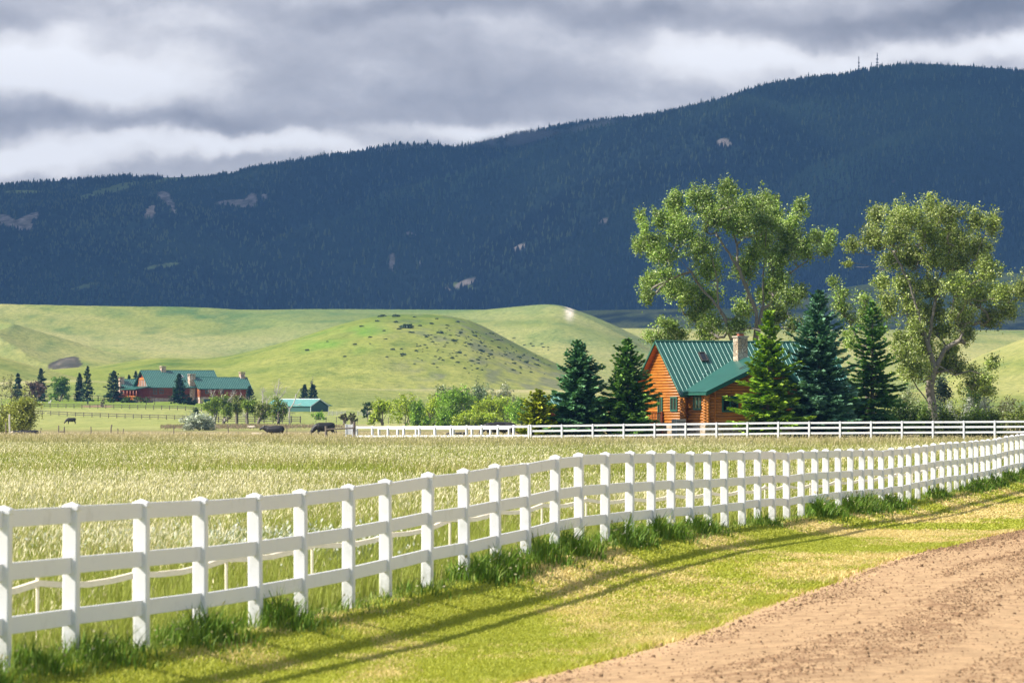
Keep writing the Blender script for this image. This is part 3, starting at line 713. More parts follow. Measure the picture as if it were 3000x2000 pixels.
# ---- dark rail fences of the ranch
def line_pts(us_, d0, d1, n, zadd=0):
    o = []
    for k in range(n):
        s = k / (n - 1); px = us_[0] + (us_[1] - us_[0]) * s; d = d0 + (d1 - d0) * s
        x, y, z = spot(px, d); o.append((x, y, z + zadd))
    return o
random.seed(7)
board_fence('ranch_fence', 'dark rail fence along the lower edge of the lodge lawn', line_pts((100, 590), 1332, 1300, 22), 1.1, (.95, .5), .13, .07, .15, M_DARKW, M_DARKW)
board_fence('ranch_fence', 'dark rail fence crossing the pasture beyond the far grazing cow', line_pts((100, 560), 1225, 1130, 20), 1.05, (.9, .45), .13, .07, .15, M_DARKW, M_DARKW)
board_fence('ranch_fence', 'dark rail fence behind the round green bush on the lodge lawn', line_pts((60, 305), 1520, 1500, 15), 1.7, (1.5, .95, .4), .17, .07, .14, M_DARKW, M_DARKW)
board_fence('ranch_fence', 'dark rail fence behind the row of gnarled trees', line_pts((560, 880), 1075, 1060, 13), 1.35, (1.15, .7, .35), .17, .06, .13, M_DARKW, M_DARKW)
board_fence('wire_fence', 'thin post fence below the willow thicket', line_pts((925, 1320), 1080, 1010, 14), 1.2, (1.05, .6), .10, .02, .03, M_OLD, M_OLD)
M_PALEW = mat('pale_wood', (.52, .49, .43), .9, .2)
board_fence('pole_fence', 'pale grey pole fence right of the green shed', line_pts((962, 1012), 1360, 1360, 5), 1.2, (1.05, .7, .35), .16, .08, .15, M_PALEW, M_PALEW)
board_fence('pole_fence', 'pale grey pole fence left of the willow thicket', line_pts((1048, 1104), 1360, 1360, 5), 1.2, (1.05, .7, .35), .16, .08, .15, M_PALEW, M_PALEW)
# H-shaped brace and lone stakes in the pasture
o_ = empty('brace_fence', spot(180, 640)); tag(o_, 'dark timber H-brace standing alone in the left pasture', 'brace')
for xx in (-.33, .33):
    b = MB(); b.tube([(xx, 0, -.3), (xx * 1.04, 0, 1.35 if xx < 0 else 1.15)], .07, 6); b.build('post', M_OLD, o_)
b = MB(); b.tube([(-.36, -.05, .55), (.36, -.05, .62)], .055, 6); b.build('pole', M_OLD, o_)
STK = [(267, 640, .95, .06), (325, 655, 1.2, .08), (345, 610, .7, .05), (171, 600, 1.0, .05), (120, 640, .75, .05), (360, 660, .7, .05), (508, 600, 1.1, .05), (669, 560, 1.15, .045), (840, 560, 1.1, .045), (19, 600, 1.35, .07), (29, 610, 2.3, .1), (987, 700, .6, .06)]
LBL = ['thin dark stake right of the timber H-brace', 'stout dark stake with a bent top below the lodge', 'short leaning stake below the lodge', 'dark stake just left of the timber H-brace', 'small dark stake between the big bush and the H-brace',
       'low stake right of the bent stake', 'thin dark stake left of the silver bush', 'rusty metal stake below the gnarled trees', 'rusty metal stake right of the standing black cow', 'short grey post at the foot of the big bush', 'tall pale post in front of the big bush', 'low dark stake at the right of the large black cow']
for (px, d_, h_, r_), lb in zip(STK, LBL):
    b = MB(); b.tube([(0, 0, -.3), (random.uniform(-.08, .08), 0, h_ * .8), (random.uniform(-.12, .12), 0, h_ + .25)], r_, 6); simple('fence_stake', lb, 'stake', b, M_PALEW if 'pale' in lb else M_OLD, spot(px, d_))
# radio masts on the ridge
M_MAST = mat('mast_steel', (.28, .26, .27), .6, .1)
for px, top, wd, lb in ((2516, 166, 2.2, 'lattice radio mast, left one of the tall pair on the ridge'), (2570, 155, 3.0, 'tallest lattice radio mast on the ridge'), (2553, 183, 1.6, 'short thin mast between the two tall radio masts on the ridge')):
    d_ = 9450 * MS; x = (px - 1500) / F * d_; zb = float(mount_at([x], [d_])[0]); H_ = CZ + (YH - top) * d_ / F - zb
    b = MB()
    for sx, sy in ((-1, -1), (1, -1), (0, 1)): b.tube([(sx * wd * .5, sy * wd * .5, -5), (sx * wd * .3, sy * wd * .3, H_)], .4, 4)
    nseg = int(H_ / 5)
    for k in range(nseg):
        z_ = k * 5; b.tube([(-wd * .45, -wd * .45, z_), (wd * .45, -wd * .45, z_ + 5)], .28, 3); b.tube([(wd * .45, -wd * .45, z_), (-wd * .45, -wd * .45, z_ + 5)], .28, 3)
    if wd > 2:
        for z_ in (H_ * .45, H_ * .55, H_ * .7): b.box(-wd * 1.1, wd * 1.1, -1, -.4, z_, z_ + 3)
    simple('radio_mast', lb, 'radio mast', b, M_MAST, (x, d_, zb))

# ================================================================ dirt road
def road():
    ys = np.concatenate([np.arange(34, 60, .07), np.arange(60, 90, .14), np.arange(90, 180, .5)])
    nx = 150; s = np.linspace(0, 1, nx) ** 1.15
    e = road_edge(ys) + .09 * fbm(ys / .55, ys * 0, 201, 3) * 2 + .25 * fbm(ys / 4., ys * 0, 203, 2)
    Xg = e[:, None] + s[None, :] * 12; Yg = np.repeat(ys[:, None], nx, 1)
    z = terrain(Xg, Yg) + .03 + .10 * sstep(0, 2.5, Xg - e[:, None]) - .045 * (1 - sstep(0, .12, Xg - e[:, None]))
    rough = sstep(.15, .6, Xg - e[:, None]) * (1 - .35 * sstep(2.8, 3.6, Xg - e[:, None]))
    nz = fbm(Xg / .05, Yg / .06, 205, 3); n2 = fbm(Xg / .14, Yg / .2, 207, 3); patch = np.clip(.45 + 2.5 * fbm((Xg - e[:, None]) / .5, Yg / 7., 209, 3) + .5 * np.cos((Xg - e[:, None]) * 2.6), 0, 1)
    z = z + rough * patch * (.022 * np.maximum(nz, -.1) * 2 + .035 * np.maximum(n2, 0) * 2) + .006 * nz
    i = np.arange(z.size).reshape(z.shape)
    Fq = np.stack([i[:-1, :-1], i[:-1, 1:], i[1:, 1:], i[1:, :-1]], -1).reshape(-1, 4)
    c = np.zeros(z.shape + (3,)) + np.array((.46, .32, .18))
    c = mixc(c, (.25, .15, .085), np.clip(n2 * 3.6 + nz * 2.8 + .18, 0, 1) * rough * (.45 + .55 * patch))
    c = mixc(c, (.56, .37, .21), np.clip(-n2 * 3, 0, 1) * .6)
    c = mixc(c, (.56, .38, .22), (1 - sstep(.1, .7, Xg - e[:, None])) * .7)
    m = bpy.data.materials.new('dirt'); m.use_nodes = True; t = NT(m.node_tree); p = t.n['Principled BSDF']
    vc = t.add('ShaderNodeVertexColor', layer_name='Col'); tc = t.add('ShaderNodeTexCoord')
    k = t.ramp(t.noise(tc.outputs['Object'], 16, 6, .7), [(.3, (.72, .68, .66)), (.55, (1.02, 1, 1)), (.75, (1.2, 1.2, 1.2))])
    t.l.new(t.mix(1, vc.outputs[0], k, 'MULTIPLY'), p.inputs['Base Color']); p.inputs['Roughness'].default_value = .95; p.inputs['Specular IOR Level'].default_value = .1
    bn = t.add('ShaderNodeBump'); bn.inputs['Strength'].default_value = .8; bn.inputs['Distance'].default_value = .02
    t.l.new(t.noise(tc.outputs['Object'], 30, 5, .7), bn.inputs['Height']); t.l.new(bn.outputs[0], p.inputs['Normal'])
    o = mesh_np('dirt_road', np.stack([Xg, Yg, z], -1).reshape(-1, 3), Fq, m, col=c.reshape(-1, 3), smooth=True)
    tag(o, 'graded reddish dirt road beside the mown verge', 'road', kind='structure')
def clods():
    n = 120000; y = np.sqrt(GR0.uniform(36 ** 2, 105 ** 2, n)); e = road_edge(y); x = e + .2 + GR0.random(n) * 9
    pt = fbm((x - e) / .5, y / 7., 209, 3) + .22 * np.cos((x - e) * 2.6); k = (GR0.random(n) < np.clip(.6 + 2.6 * pt, .12, 1)) & (x < y * .1 + 1); x, y, e = x[k], y[k], e[k]; n = len(x)
    z = terrain(x, y) + .04 + .10 * sstep(0, 2.5, x - e); r = GR0.uniform(.005, .013, n) * (1 + (GR0.random(n) < .04) * 1.3) * (y / 55) ** .4
    base = np.array([(1, 0, 0), (0, 1, 0), (-1, 0, 0), (0, -1, 0), (.55, .45, .85), (-.5, .4, .8), (0, -.5, .9)])
    V = base[None] * r[:, None, None] * GR0.uniform(.6, 1.3, (n, 7, 3)); V[:, :, 2] = np.maximum(V[:, :, 2], -.005) ; V += np.stack([x, y, z], 1)[:, None]
    b = np.arange(n)[:, None] * 7; T = np.concatenate([b + np.array([q]) for q in ((0, 1, 4), (1, 2, 5), (2, 3, 6), (3, 0, 6), (4, 1, 5), (4, 5, 6), (0, 4, 6), (5, 2, 6))])
    C = np.repeat((np.array((.24, .15, .085)) * GR0.uniform(.45, 1.3, (n, 1)))[:, None], 7, 1)
    m = leafmat('clod_soil', 0, .95, .1); o = mesh_np('soil_clods', V.reshape(-1, 3), T, m, col=C.reshape(-1, 3), smooth=False); tag(o, 'dark crumbs of soil strewn over the dirt road', 'soil', kind='stuff')
GR0 = np.random.default_rng(9)
road(); clods()
# ================================================================ trees
M_LEAF = leafmat('leaves', .24, .45, .35, (1.1, 1.15, .55))
M_NEEDLE = leafmat('needles', .10, .6, .25, (1, 1.1, .6))
M_SILVER = leafmat('silver_leaves', .2, .6, .3, (1, 1, .9))
M_BARK = mat('bark', (.17, .145, .12), .95, .35, 7, .6, 25, stretch=(1, 1, .25))
M_PALEBARK = mat('pale_bark', (.22, .195, .165), .9, .35, 7, .5, 25, stretch=(1, 1, .3))
M_DEAD = mat('dead_wood', (.42, .39, .36), .9, .25, 6)
def leaf_quads(P, size, C, rg, upb=.35, asp=.75):
    n = len(P); nrm = rg.normal(0, 1, (n, 3)); nrm[:, 2] += upb * 2; nrm[:, 0] -= upb; nrm /= np.linalg.norm(nrm, axis=1)[:, None]
    t_ = rg.normal(0, 1, (n, 3)); u = np.cross(nrm, t_); u /= np.linalg.norm(u, axis=1)[:, None] + 1e-9; v = np.cross(nrm, u)
    s = (size * rg.uniform(.6, 1.35, n))[:, None] * .5
    V = np.stack([P - u * s, P - v * s * asp, P + u * s, P + v * s * asp], 1)
    return V.reshape(-1, 3), np.arange(4 * n).reshape(n, 4), np.repeat(C, 4, 0)
def frusta(P0, P1, R0, R1, k=6):
    d = P1 - P0; L = np.linalg.norm(d, axis=1)[:, None] + 1e-9; d = d / L
    upv = np.where(np.abs(d[:, 2:3]) < .9, np.array([[0, 0, 1.]]), np.array([[1., 0, 0]]))
    a = np.cross(d, upv); a /= np.linalg.norm(a, axis=1)[:, None]; b = np.cross(a, d)
    V = []
    for P, r in ((P0, R0), (P1, R1)):
        for j in range(k):
            an = 2 * math.pi * j / k; V.append(P + (a * math.cos(an) + b * math.sin(an)) * r[:, None])
    V = np.stack(V, 1); n = len(P0); bb = np.arange(n)[:, None] * 2 * k
    Q = np.concatenate([bb + np.array([[j, (j + 1) % k, k + (j + 1) % k, k + j]]) for j in range(k)])
    return V.reshape(-1, 3), Q
def tree_px(name, label, cat, px, d, trunks, lobes, depth, ntip, nleaf, lsize, pal, r0=.3, seed=1, dead=(), cl=.42, group=None, m_leaf=None, m_bark=None, step=.5, droop=.0, upb=.35, sparse=0):
    """trunks: polylines; lobes: (x, y, rx, ry[, tone]) as seen at distance d, in photo pixels; given real depth"""
    rg = np.random.default_rng(seed); root = spot(px, d); s = d / F
    def w(qx, qy, dy=0.): return np.array(((qx - 1500) * s - root[0], dy, CZ + (YH - qy) * s - root[2]))
    nodes = []; par = []
    def addn(p, pa): nodes.append(p); par.append(pa); return len(nodes) - 1
    for ti, tr in enumerate(trunks):
        pts = [w(a, b) for a, b in tr]; dy = rg.uniform(-.5, .5) * depth
        for i, p in enumerate(pts): p[1] = dy * (i / max(1, len(pts) - 1)) ** 1.3
        if ti == 0 or len(nodes) == 0:
            pts = [np.array((pts[0][0], 0, -.3))] + pts; last = addn(pts[0], -1)
        else:
            N = np.array(nodes); j = int(np.argmin(np.linalg.norm((N - pts[0]) * (1, .3, 1), axis=1))); last = j
            for i, p in enumerate(pts): p[1] += N[j][1] * (1 - i / max(1, len(pts) - 1) * .5)
            pts = [N[j]] + pts
        for a, b in zip(pts[:-1], pts[1:]):
            m_ = max(1, int(np.linalg.norm(b - a) / step))
            for q in range(1, m_ + 1):
                p = a + (b - a) * q / m_ + rg.normal(0, .035, 3) * (q < m_); last = addn(p, last)
    area = np.array([l[2] * l[3] for l in lobes], float); cnt = rg.multinomial(ntip, area / area.sum())
    tips = []; tl = []
    for li, l in enumerate(lobes):
        dd = rg.uniform(-.5, .5) * depth if len(lobes) > 3 else 0
        m_ = cnt[li]
        if m_ == 0: continue
        q = rg.normal(0, 1, (m_, 3)); q /= np.linalg.norm(q, axis=1)[:, None]; q *= (rg.random((m_, 1)) ** .45 * 1.1 if cl >= .3 else np.clip(np.abs(rg.normal(.72, .48, (m_, 1))), .05, 1.9))
        c = w(l[0], l[1], dd)
        tips.append(c + q * np.array((l[2] * s, (l[2] + l[3]) * .5 * s, l[3] * s)) * .95); tl += [li] * m_
    tips = np.concatenate(tips); tl = np.array(tl)
    base = np.array(nodes[0]); order = np.argsort(np.linalg.norm(tips - base, axis=1))
    tipn = np.zeros(len(tips), int)
    cap_ = len(nodes) + len(tips) * 14 + 50; NA = np.zeros((cap_, 3)); NA[:len(nodes)] = nodes; nn = len(nodes); hgt = np.zeros(cap_)
    for ti in order:
        p = tips[ti]; dv = NA[:nn] - p; dist = np.sqrt((dv ** 2).sum(1)); 
        cost = dist + .9 * np.maximum(0, dv[:, 2])          # prefer to rise
        j = int(np.argmin(cost)); L = dist[j]; m_ = max(1, min(12, int(L / step))); last = j; a = NA[j].copy()
        sag = np.array((0, 0, -1)) * L * (.10 + droop) 
        for q in range(1, m_ + 1):
            f_ = q / m_; pt = a + (p - a) * f_ + sag * math.sin(math.pi * f_) * 1.0 + (rg.normal(0, .05, 3) * min(1, L) if q < m_ else 0)
            par.append(last); NA[nn] = pt; last = nn; nn += 1
        tipn[ti] = last
    par = np.array(par); load = np.zeros(nn); 
    for j in tipn: load[j] += 1
    for j in range(nn - 1, 0, -1):
        if par[j] >= 0: load[par[j]] += load[j]
    load = np.maximum(load, .6)
    kk = r0 / load[0] ** .6; rad = np.maximum(kk * load ** .6, .012 * d / 450)
    idx = np.where(par >= 0)[0]
    V, Q = frusta(NA[par[idx]], NA[idx], rad[par[idx]] * np.where(load[par[idx]] > load[idx] * 2.5, .65, 1), rad[idx], 6)
    R_ = empty(name, root); tag(R_, label, cat, group)
    mesh_np('trunk', V, Q, m_bark or M_BARK, R_, smooth=True)
    if dead:
        P0 = []; P1 = []; ra = []; rb = []
        for pl, r_ in dead:
            pts = [w(a, b) for a, b in pl]
            for i in range(len(pts) - 1):
                P0.append(pts[i]); P1.append(pts[i + 1]); n_ = len(pts) - 1; ra.append(r_ * (1 - .75 * i / n_)); rb.append(r_ * (1 - .75 * (i + 1) / n_))
                for q in range(7):                       # twigs
                    f_ = rg.random(); a = pts[i] + (pts[i + 1] - pts[i]) * f_; L = rg.uniform(.5, 1.5) * (1 - .4 * i / n_)
                    dr = rg.normal(0, 1, 3); dr[2] = abs(dr[2]) * .8 + .4; dr /= np.linalg.norm(dr)
                    P0.append(a); P1.append(a + dr * L); ra.append(r_ * .35); rb.append(r_ * .12)
                    a2 = a + dr * L * .6; dr2 = dr + rg.normal(0, .7, 3); dr2 /= np.linalg.norm(dr2); P0.append(a2); P1.append(a2 + dr2 * L * .6); ra.append(r_ * .22); rb.append(r_ * .1)
        V, Q = frusta(np.array(P0), np.array(P1), np.array(ra), np.array(rb), 5); mesh_np('dead_branches', V, Q, M_DEAD, R_)
    if nleaf:
        per = max(1, nleaf // len(tips)); T_ = np.repeat(np.arange(len(tips)), per); n = len(T_)
        keepm = rg.random(n) > sparse * rg.random(len(tips))[T_] * 1.6; T_ = T_[keepm]; n = len(T_)
        cs = cl * rg.uniform(.45, 1.3, len(tips))[T_][:, None]
        P = tips[T_] + rg.normal(0, 1, (n, 3)) * cs * (1, 1, 1.25 if cl < .3 else .9)
        pal_ = np.array(pal); lobt = rg.uniform(.78, 1.25, len(lobes))[tl[T_]] * rg.uniform(.8, 1.25, len(tips))[T_]
        w_ = rg.dirichlet(np.ones(len(pal_)) * .7, n); C = w_ @ pal_
        tone = np.array([l[4] if len(l) > 4 else 1. for l in lobes])[tl[T_]]
        C = C * (lobt * tone * rg.uniform(.75, 1.25, n))[:, None]
        V, Q, Cc = leaf_quads(P, np.full(n, lsize), C, rg, upb); mesh_np('crown', V, Q, m_leaf or M_LEAF, R_, col=Cc)
    return R_
# --- the two tall cottonwoods
def z6(l): return [(1800 + x * .319, 500 + y * .319, rx * .319, ry * .319) + tuple(r) for x, y, rx, ry, *r in l]
def z7(l): return [(2350 + x * .4656, 550 + y * .4656, rx * .4656, ry * .4656) + tuple(r) for x, y, rx, ry, *r in l]
def p6(l): return [(1800 + x * .319, 500 + y * .319) for x, y in l]
def p7(l): return [(2350 + x * .4656, 550 + y * .4656) for x, y in l]
COTT = [(.13, .25, .012), (.29, .42, .03), (.04, .10, .010), (.58, .66, .32)]  # dark and pale entries put crown shade and highlights into leaf colour
L1 = [(235, 450, 30, 60), (270, 540, 50, 50), (330, 660, 130, 90), (215, 700, 40, 40), (400, 460, 60, 80), (560, 420, 100, 120), (430, 780, 120, 80), (330, 1000, 90, 80), (290, 1150, 45, 90), (560, 1060, 150, 90), (450, 950, 80, 60),
      (600, 570, 130, 110), (555, 300, 70, 80), (700, 250, 45, 50), (820, 260, 120, 90), (1030, 190, 90, 80), (900, 420, 130, 110), (1050, 330, 110, 110), (1200, 330, 80, 90), (1400, 290, 120, 100), (1460, 440, 100, 120), (1300, 480, 140, 100),
      (1130, 500, 140, 90), (1680, 360, 55, 70), (1610, 480, 100, 70), (1600, 620, 110, 100), (1720, 720, 120, 110), (1880, 600, 60, 80), (1995, 590, 35, 70), (1940, 710, 55, 60), (1500, 780, 130, 110), (1290, 760, 110, 90), (1210, 900, 100, 110),
      (1500, 1000, 120, 110), (1420, 1130, 130, 90), (1590, 1180, 110, 70), (1720, 1110, 60, 50), (770, 720, 130, 100), (850, 900, 110, 110), (690, 1130, 120, 90), (860, 1170, 100, 90), (750, 1310, 90, 90), (900, 1400, 120, 80), (1190, 1260, 90, 80),
      (1130, 1420, 100, 80, .7), (850, 1490, 110, 60), (1400, 620, 120, 90), (1500, 1330, 120, 70, .6), (1610, 1420, 90, 60, .6), (540, 220, 30, 40)]
T1 = [p6([(1150, 2330), (1110, 1800), (1080, 1568), (1010, 1350), (950, 1250), (930, 1000), (890, 820), (860, 650)]), p6([(960, 1270), (800, 1090), (700, 930), (560, 800), (400, 700)]), p6([(1200, 1900), (1290, 1568), (1300, 1300), (1210, 1080), (1120, 870), (1010, 720), (910, 560), (820, 420)]),
      p6([(1320, 1500), (1360, 1250), (1365, 950), (1400, 740), (1480, 640), (1500, 450)]), p6([(1125, 850), (1120, 680), (1060, 400), (1040, 260)]), p6([(1380, 760), (1400, 500), (1400, 330)]), p6([(1400, 1250), (1600, 950), (1780, 820), (1960, 690)]), p6([(1020, 1500), (1000, 1530), (930, 1520)]), p6([(700, 930), (500, 1000), (350, 1080), (290, 1180)])]
tree_px('cottonwood', 'tallest spreading cottonwood behind the log house roof', 'tree', 2160, 472, T1, z6(L1), 9, 4200, 135000, .17, COTT, r0=.42, seed=3, cl=.21, m_bark=M_PALEBARK, sparse=0)
L2 = [(330, 360, 50, 40), (440, 320, 80, 70), (290, 480, 40, 15), (470, 180, 55, 60), (600, 180, 80, 70), (570, 300, 90, 80), (700, 190, 80, 80), (820, 110, 50, 50), (900, 180, 90, 80), (800, 300, 110, 90), (960, 310, 100, 90), (1080, 210, 60, 60), (1185, 230, 40, 70), (1120, 370, 90, 90), (560, 450, 70, 50),
      (690, 430, 100, 80), (850, 450, 100, 70), (1000, 470, 100, 80), (1150, 520, 70, 80), (520, 580, 50, 50), (640, 600, 80, 70), (800, 620, 100, 80), (960, 620, 100, 80), (1120, 660, 110, 90), (1240, 670, 70, 60), (1350, 640, 60, 70), (1300, 760, 90, 50), (1190, 820, 80, 50), (550, 720, 60, 60), (690, 740, 80, 70), (830, 780, 90, 70), (990, 800, 90, 70),
      (700, 880, 80, 70), (880, 900, 90, 60), (1030, 920, 50, 50), (620, 970, 70, 70), (640, 1070, 90, 70), (760, 1000, 80, 70), (950, 1020, 70, 60), (700, 1150, 100, 60), (900, 1110, 110, 60), (1000, 1130, 50, 40), (1090, 1150, 35, 25), (1180, 1120, 50, 25), (1235, 1090, 35, 20), (1150, 1200, 60, 35), (1190, 1270, 40, 35), (1080, 1230, 50, 45)]
T2 = [p7([(825, 1500), (820, 1400), (800, 1250), (830, 1130), (790, 990), (755, 880), (700, 700), (650, 560), (560, 400), (460, 330)]), p7([(790, 1350), (700, 1220), (620, 1100), (600, 980)]), p7([(830, 1150), (900, 1010), (990, 960), (1020, 860), (1120, 820), (1300, 750)]), p7([(790, 980), (830, 750), (860, 600), (930, 400), (920, 230)]), p7([(700, 700), (720, 500), (790, 350), (820, 180)]), p7([(930, 820), (960, 650), (1080, 450), (1140, 300)]), p7([(480, 520), (380, 490), (290, 480)]), p7([(960, 1180), (1050, 1150), (1150, 1170), (1230, 1110)]), p7([(640, 580), (560, 530), (480, 510)])]
tree_px('cottonwood', 'broad silvery cottonwood standing right of the spruces', 'tree', 2732, 458, T2, z7(L2), 9, 3800, 120000, .17, [(.17, .26, .02), (.34, .42, .05), (.055, .10, .012), (.62, .66, .32)], r0=.42, seed=8, cl=.21, m_bark=M_PALEBARK, sparse=0)
L3 = [(190, 600, 35, 50), (235, 680, 35, 40), (240, 760, 45, 40), (300, 830, 50, 40), (300, 930, 35, 45), (390, 690, 35, 35), (420, 780, 60, 60), (450, 880, 60, 50), (370, 860, 40, 40), (290, 970, 25, 40), (500, 800, 50, 50)]
tree_px('young_cottonwood', 'thin open cottonwood between the two tall ones, behind the spruces', 'tree', 2540, 466, [p7([(420, 1480), (400, 1200), (370, 1000), (300, 860), (240, 770), (195, 620)]), p7([(400, 1000), (420, 860), (390, 700)])], z7(L3), 4, 200, 8500, .18, COTT, r0=.2, seed=12, cl=.32, sparse=.3)
L4 = [(430, 1400, 40, 40), (520, 1440, 60, 50), (600, 1510, 50, 35), (330, 1500, 50, 45), (400, 1540, 80, 40), (500, 1540, 70, 40)]
tree_px('young_cottonwood', 'low leafy sapling peeking above the left end of the log house roof', 'tree', 1940, 478, [p6([(470, 2350), (470, 1560), (440, 1400)])], z6(L4), 3, 110, 5200, .18, COTT, r0=.12, seed=14, cl=.3)

# --- spruces
def spruce_arrays(h, r, seed, nlev=30, nb=9, tone=((.035, .085, .05), (.06, .13, .07)), tip=(.12, .20, .09), gap=.0, skirt=.05, spr=1.0, dens=1.0, bend=0):
    rg = np.random.default_rng(seed); P0 = []; DIR = []; LEN = []; WID = []; COLr = []
    bp0 = []; bp1 = []; br0 = []
    a0 = rg.uniform(0, 6.28)
    for lv in range(nlev):
        t_ = lv / (nlev - 1); z = h * (skirt + (1 - skirt) * t_ ** .95)
        L0 = r * ((1 - t_) ** .78) * (1 + .0 * t_) + .06 * r
        if t_ < .08: L0 *= .82
        n_ = max(4, int(nb * (1 - .45 * t_)))
        for b in range(n_):
            an = a0 + lv * 2.4 + b * 6.283 / n_ + rg.normal(0, .18); L = L0 * rg.uniform(.52, 1.18) * (1 + .13 * math.sin(lv * 1.7 + seed * 2)) * (1 + .22 * math.sin(an * 3 + lv * .35 + seed))
            if rg.random() < gap: continue
            rise = .62 * t_ ** 1.6 + .06; dropk = .34 * (1 - t_); ca, sa = math.cos(an), math.sin(an)
            base = np.array((0, 0, z + rg.uniform(-.12, .12))); brt = rg.uniform(.75, 1.3)
            def pt(f_): return base + np.array((ca * L * f_, sa * L * f_, L * (rise * f_ - dropk * (f_ ** 1.2) + .16 * f_ ** 4)))
            bp0.append(base); bp1.append(pt(.7)); br0.append(.012 * h / 3 * (1 - t_ * .7) + .01)
            m_ = max(3, int(L / (.22 * spr) * dens) + 1)
            for q in range(m_):
                f_ = .14 + .86 * (q + rg.random() * .7) / m_; f_ = min(f_, 1); p = pt(f_); wid = L * .30 * (1 - f_ * .75) + .12
                for side in (-1, 1, 0, -1, 1):
                    dv = np.array((ca, sa, 0)) * rg.uniform(.5, .9) + np.array((-sa, ca, 0)) * side * rg.uniform(.5, .9) + np.array((0, 0, rg.uniform(-.35, .12) + .3 * t_))
                    dv /= np.linalg.norm(dv); l_ = (wid * rg.uniform(.7, 1.3) + .05) * spr ** .3
                    P0.append(p + np.array((0, 0, rg.uniform(-.05, .04)))); DIR.append(dv); LEN.append(l_); WID.append(rg.uniform(.10, .17) * spr)
                    outk = f_ ** 2 * rg.random() * 1.0
                    c = np.array(tone[0]) + (np.array(tone[1]) - np.array(tone[0])) * rg.random(); c = c * (1 - outk) + np.array(tip) * outk
                    COLr.append(c * brt * rg.uniform(.8, 1.2))
    # leader
    for q in range(18):
        z = h * (1 - .10 * rg.random()); an = rg.uniform(0, 6.28); dv = np.array((math.cos(an) * .5, math.sin(an) * .5, .9)); dv /= np.linalg.norm(dv)
        P0.append(np.array((0, 0, z))); DIR.append(dv); LEN.append(.28 * h / 10 + .05); WID.append(.1 * spr); COLr.append(np.array(tip) * .9)
    P0 = np.array(P0); DIR = np.array(DIR); LEN = np.array(LEN)[:, None]; WID = np.array(WID)[:, None]; n = len(P0)
    up_ = np.array([[0, 0, 1.]]) + rg.normal(0, .5, (n, 3)); sdv = np.cross(DIR, up_); sdv /= np.linalg.norm(sdv, axis=1)[:, None] + 1e-9
    V = np.stack([P0 - DIR * LEN * .1, P0 + DIR * LEN * .45 - sdv * WID, P0 + DIR * LEN + rg.normal(0, .02, (n, 3)), P0 + DIR * LEN * .45 + sdv * WID - np.array([[0, 0, .04]])], 1)
    C = np.repeat(np.array(COLr), 4, 0); Q = np.arange(4 * n).reshape(n, 4)
    bv, bq = frusta(np.array(bp0 + [np.array((0, 0, -.3))]), np.array(bp1 + [np.array((0, 0, h * .97))]), np.array(br0 + [.022 * h]), np.array([x * .3 for x in br0] + [.01]), 5)
    return V.reshape(-1, 3), Q, C, bv, bq
def spruce(label, px, d, ytop, wpx, seed, group=None, name='spruce', base_dz=0, **kw):
    x, y, z = spot(px, d, base_dz); h = CZ + (YH - ytop) * d / F - z; r = wpx / 2 * d / F * (1.42 if d < 450 else 1.22)
    V, Q, C, bv, bq = spruce_arrays(h, r, seed, **kw)
    R_ = empty(name, (x, y, z)); tag(R_, label, 'tree', group)
    mesh_np('trunk', bv, bq, M_BARK, R_); mesh_np('crown', V, Q, M_NEEDLE, R_, col=C); return R_
BLUE = dict(tone=((.04, .12, .055), (.08, .20, .10)), tip=(.22, .42, .23))
GREEN = dict(tone=((.045, .13, .025), (.09, .22, .04)), tip=(.25, .42, .07))
YEL = dict(tone=((.10, .22, .012), (.20, .35, .02)), tip=(.38, .52, .035))
spruce('small golden yellow spruce at the left of the garden', 1577, 440, 1146, 100, 31, nlev=24, nb=11, tone=((.14, .20, .012), (.27, .32, .02)), tip=(.52, .52, .04), skirt=.03)
spruce('full dark blue-green spruce beside the golden one', 1696, 441, 1003, 150, 32, nlev=36, nb=12, **{**BLUE, 'tip': (.20, .40, .15)})
spruce('dark spruce touching the left gable of the log house', 1838, 441, 998, 142, 33, nlev=34, nb=11, **GREEN)
spruce('bright yellow-green spruce standing in front of the log house', 2252, 434.5, 916, 150, 34, nlev=34, nb=11, gap=.1, **YEL)
spruce('large blue spruce at the right end of the log house', 2400, 436, 858, 176, 35, nlev=38, nb=13, **{**BLUE, 'tip': (.25, .45, .26)})
spruce('tall open spruce left of the silvery cottonwood', 2556, 440, 886, 150, 36, nlev=30, nb=10, gap=.16, **GREEN)
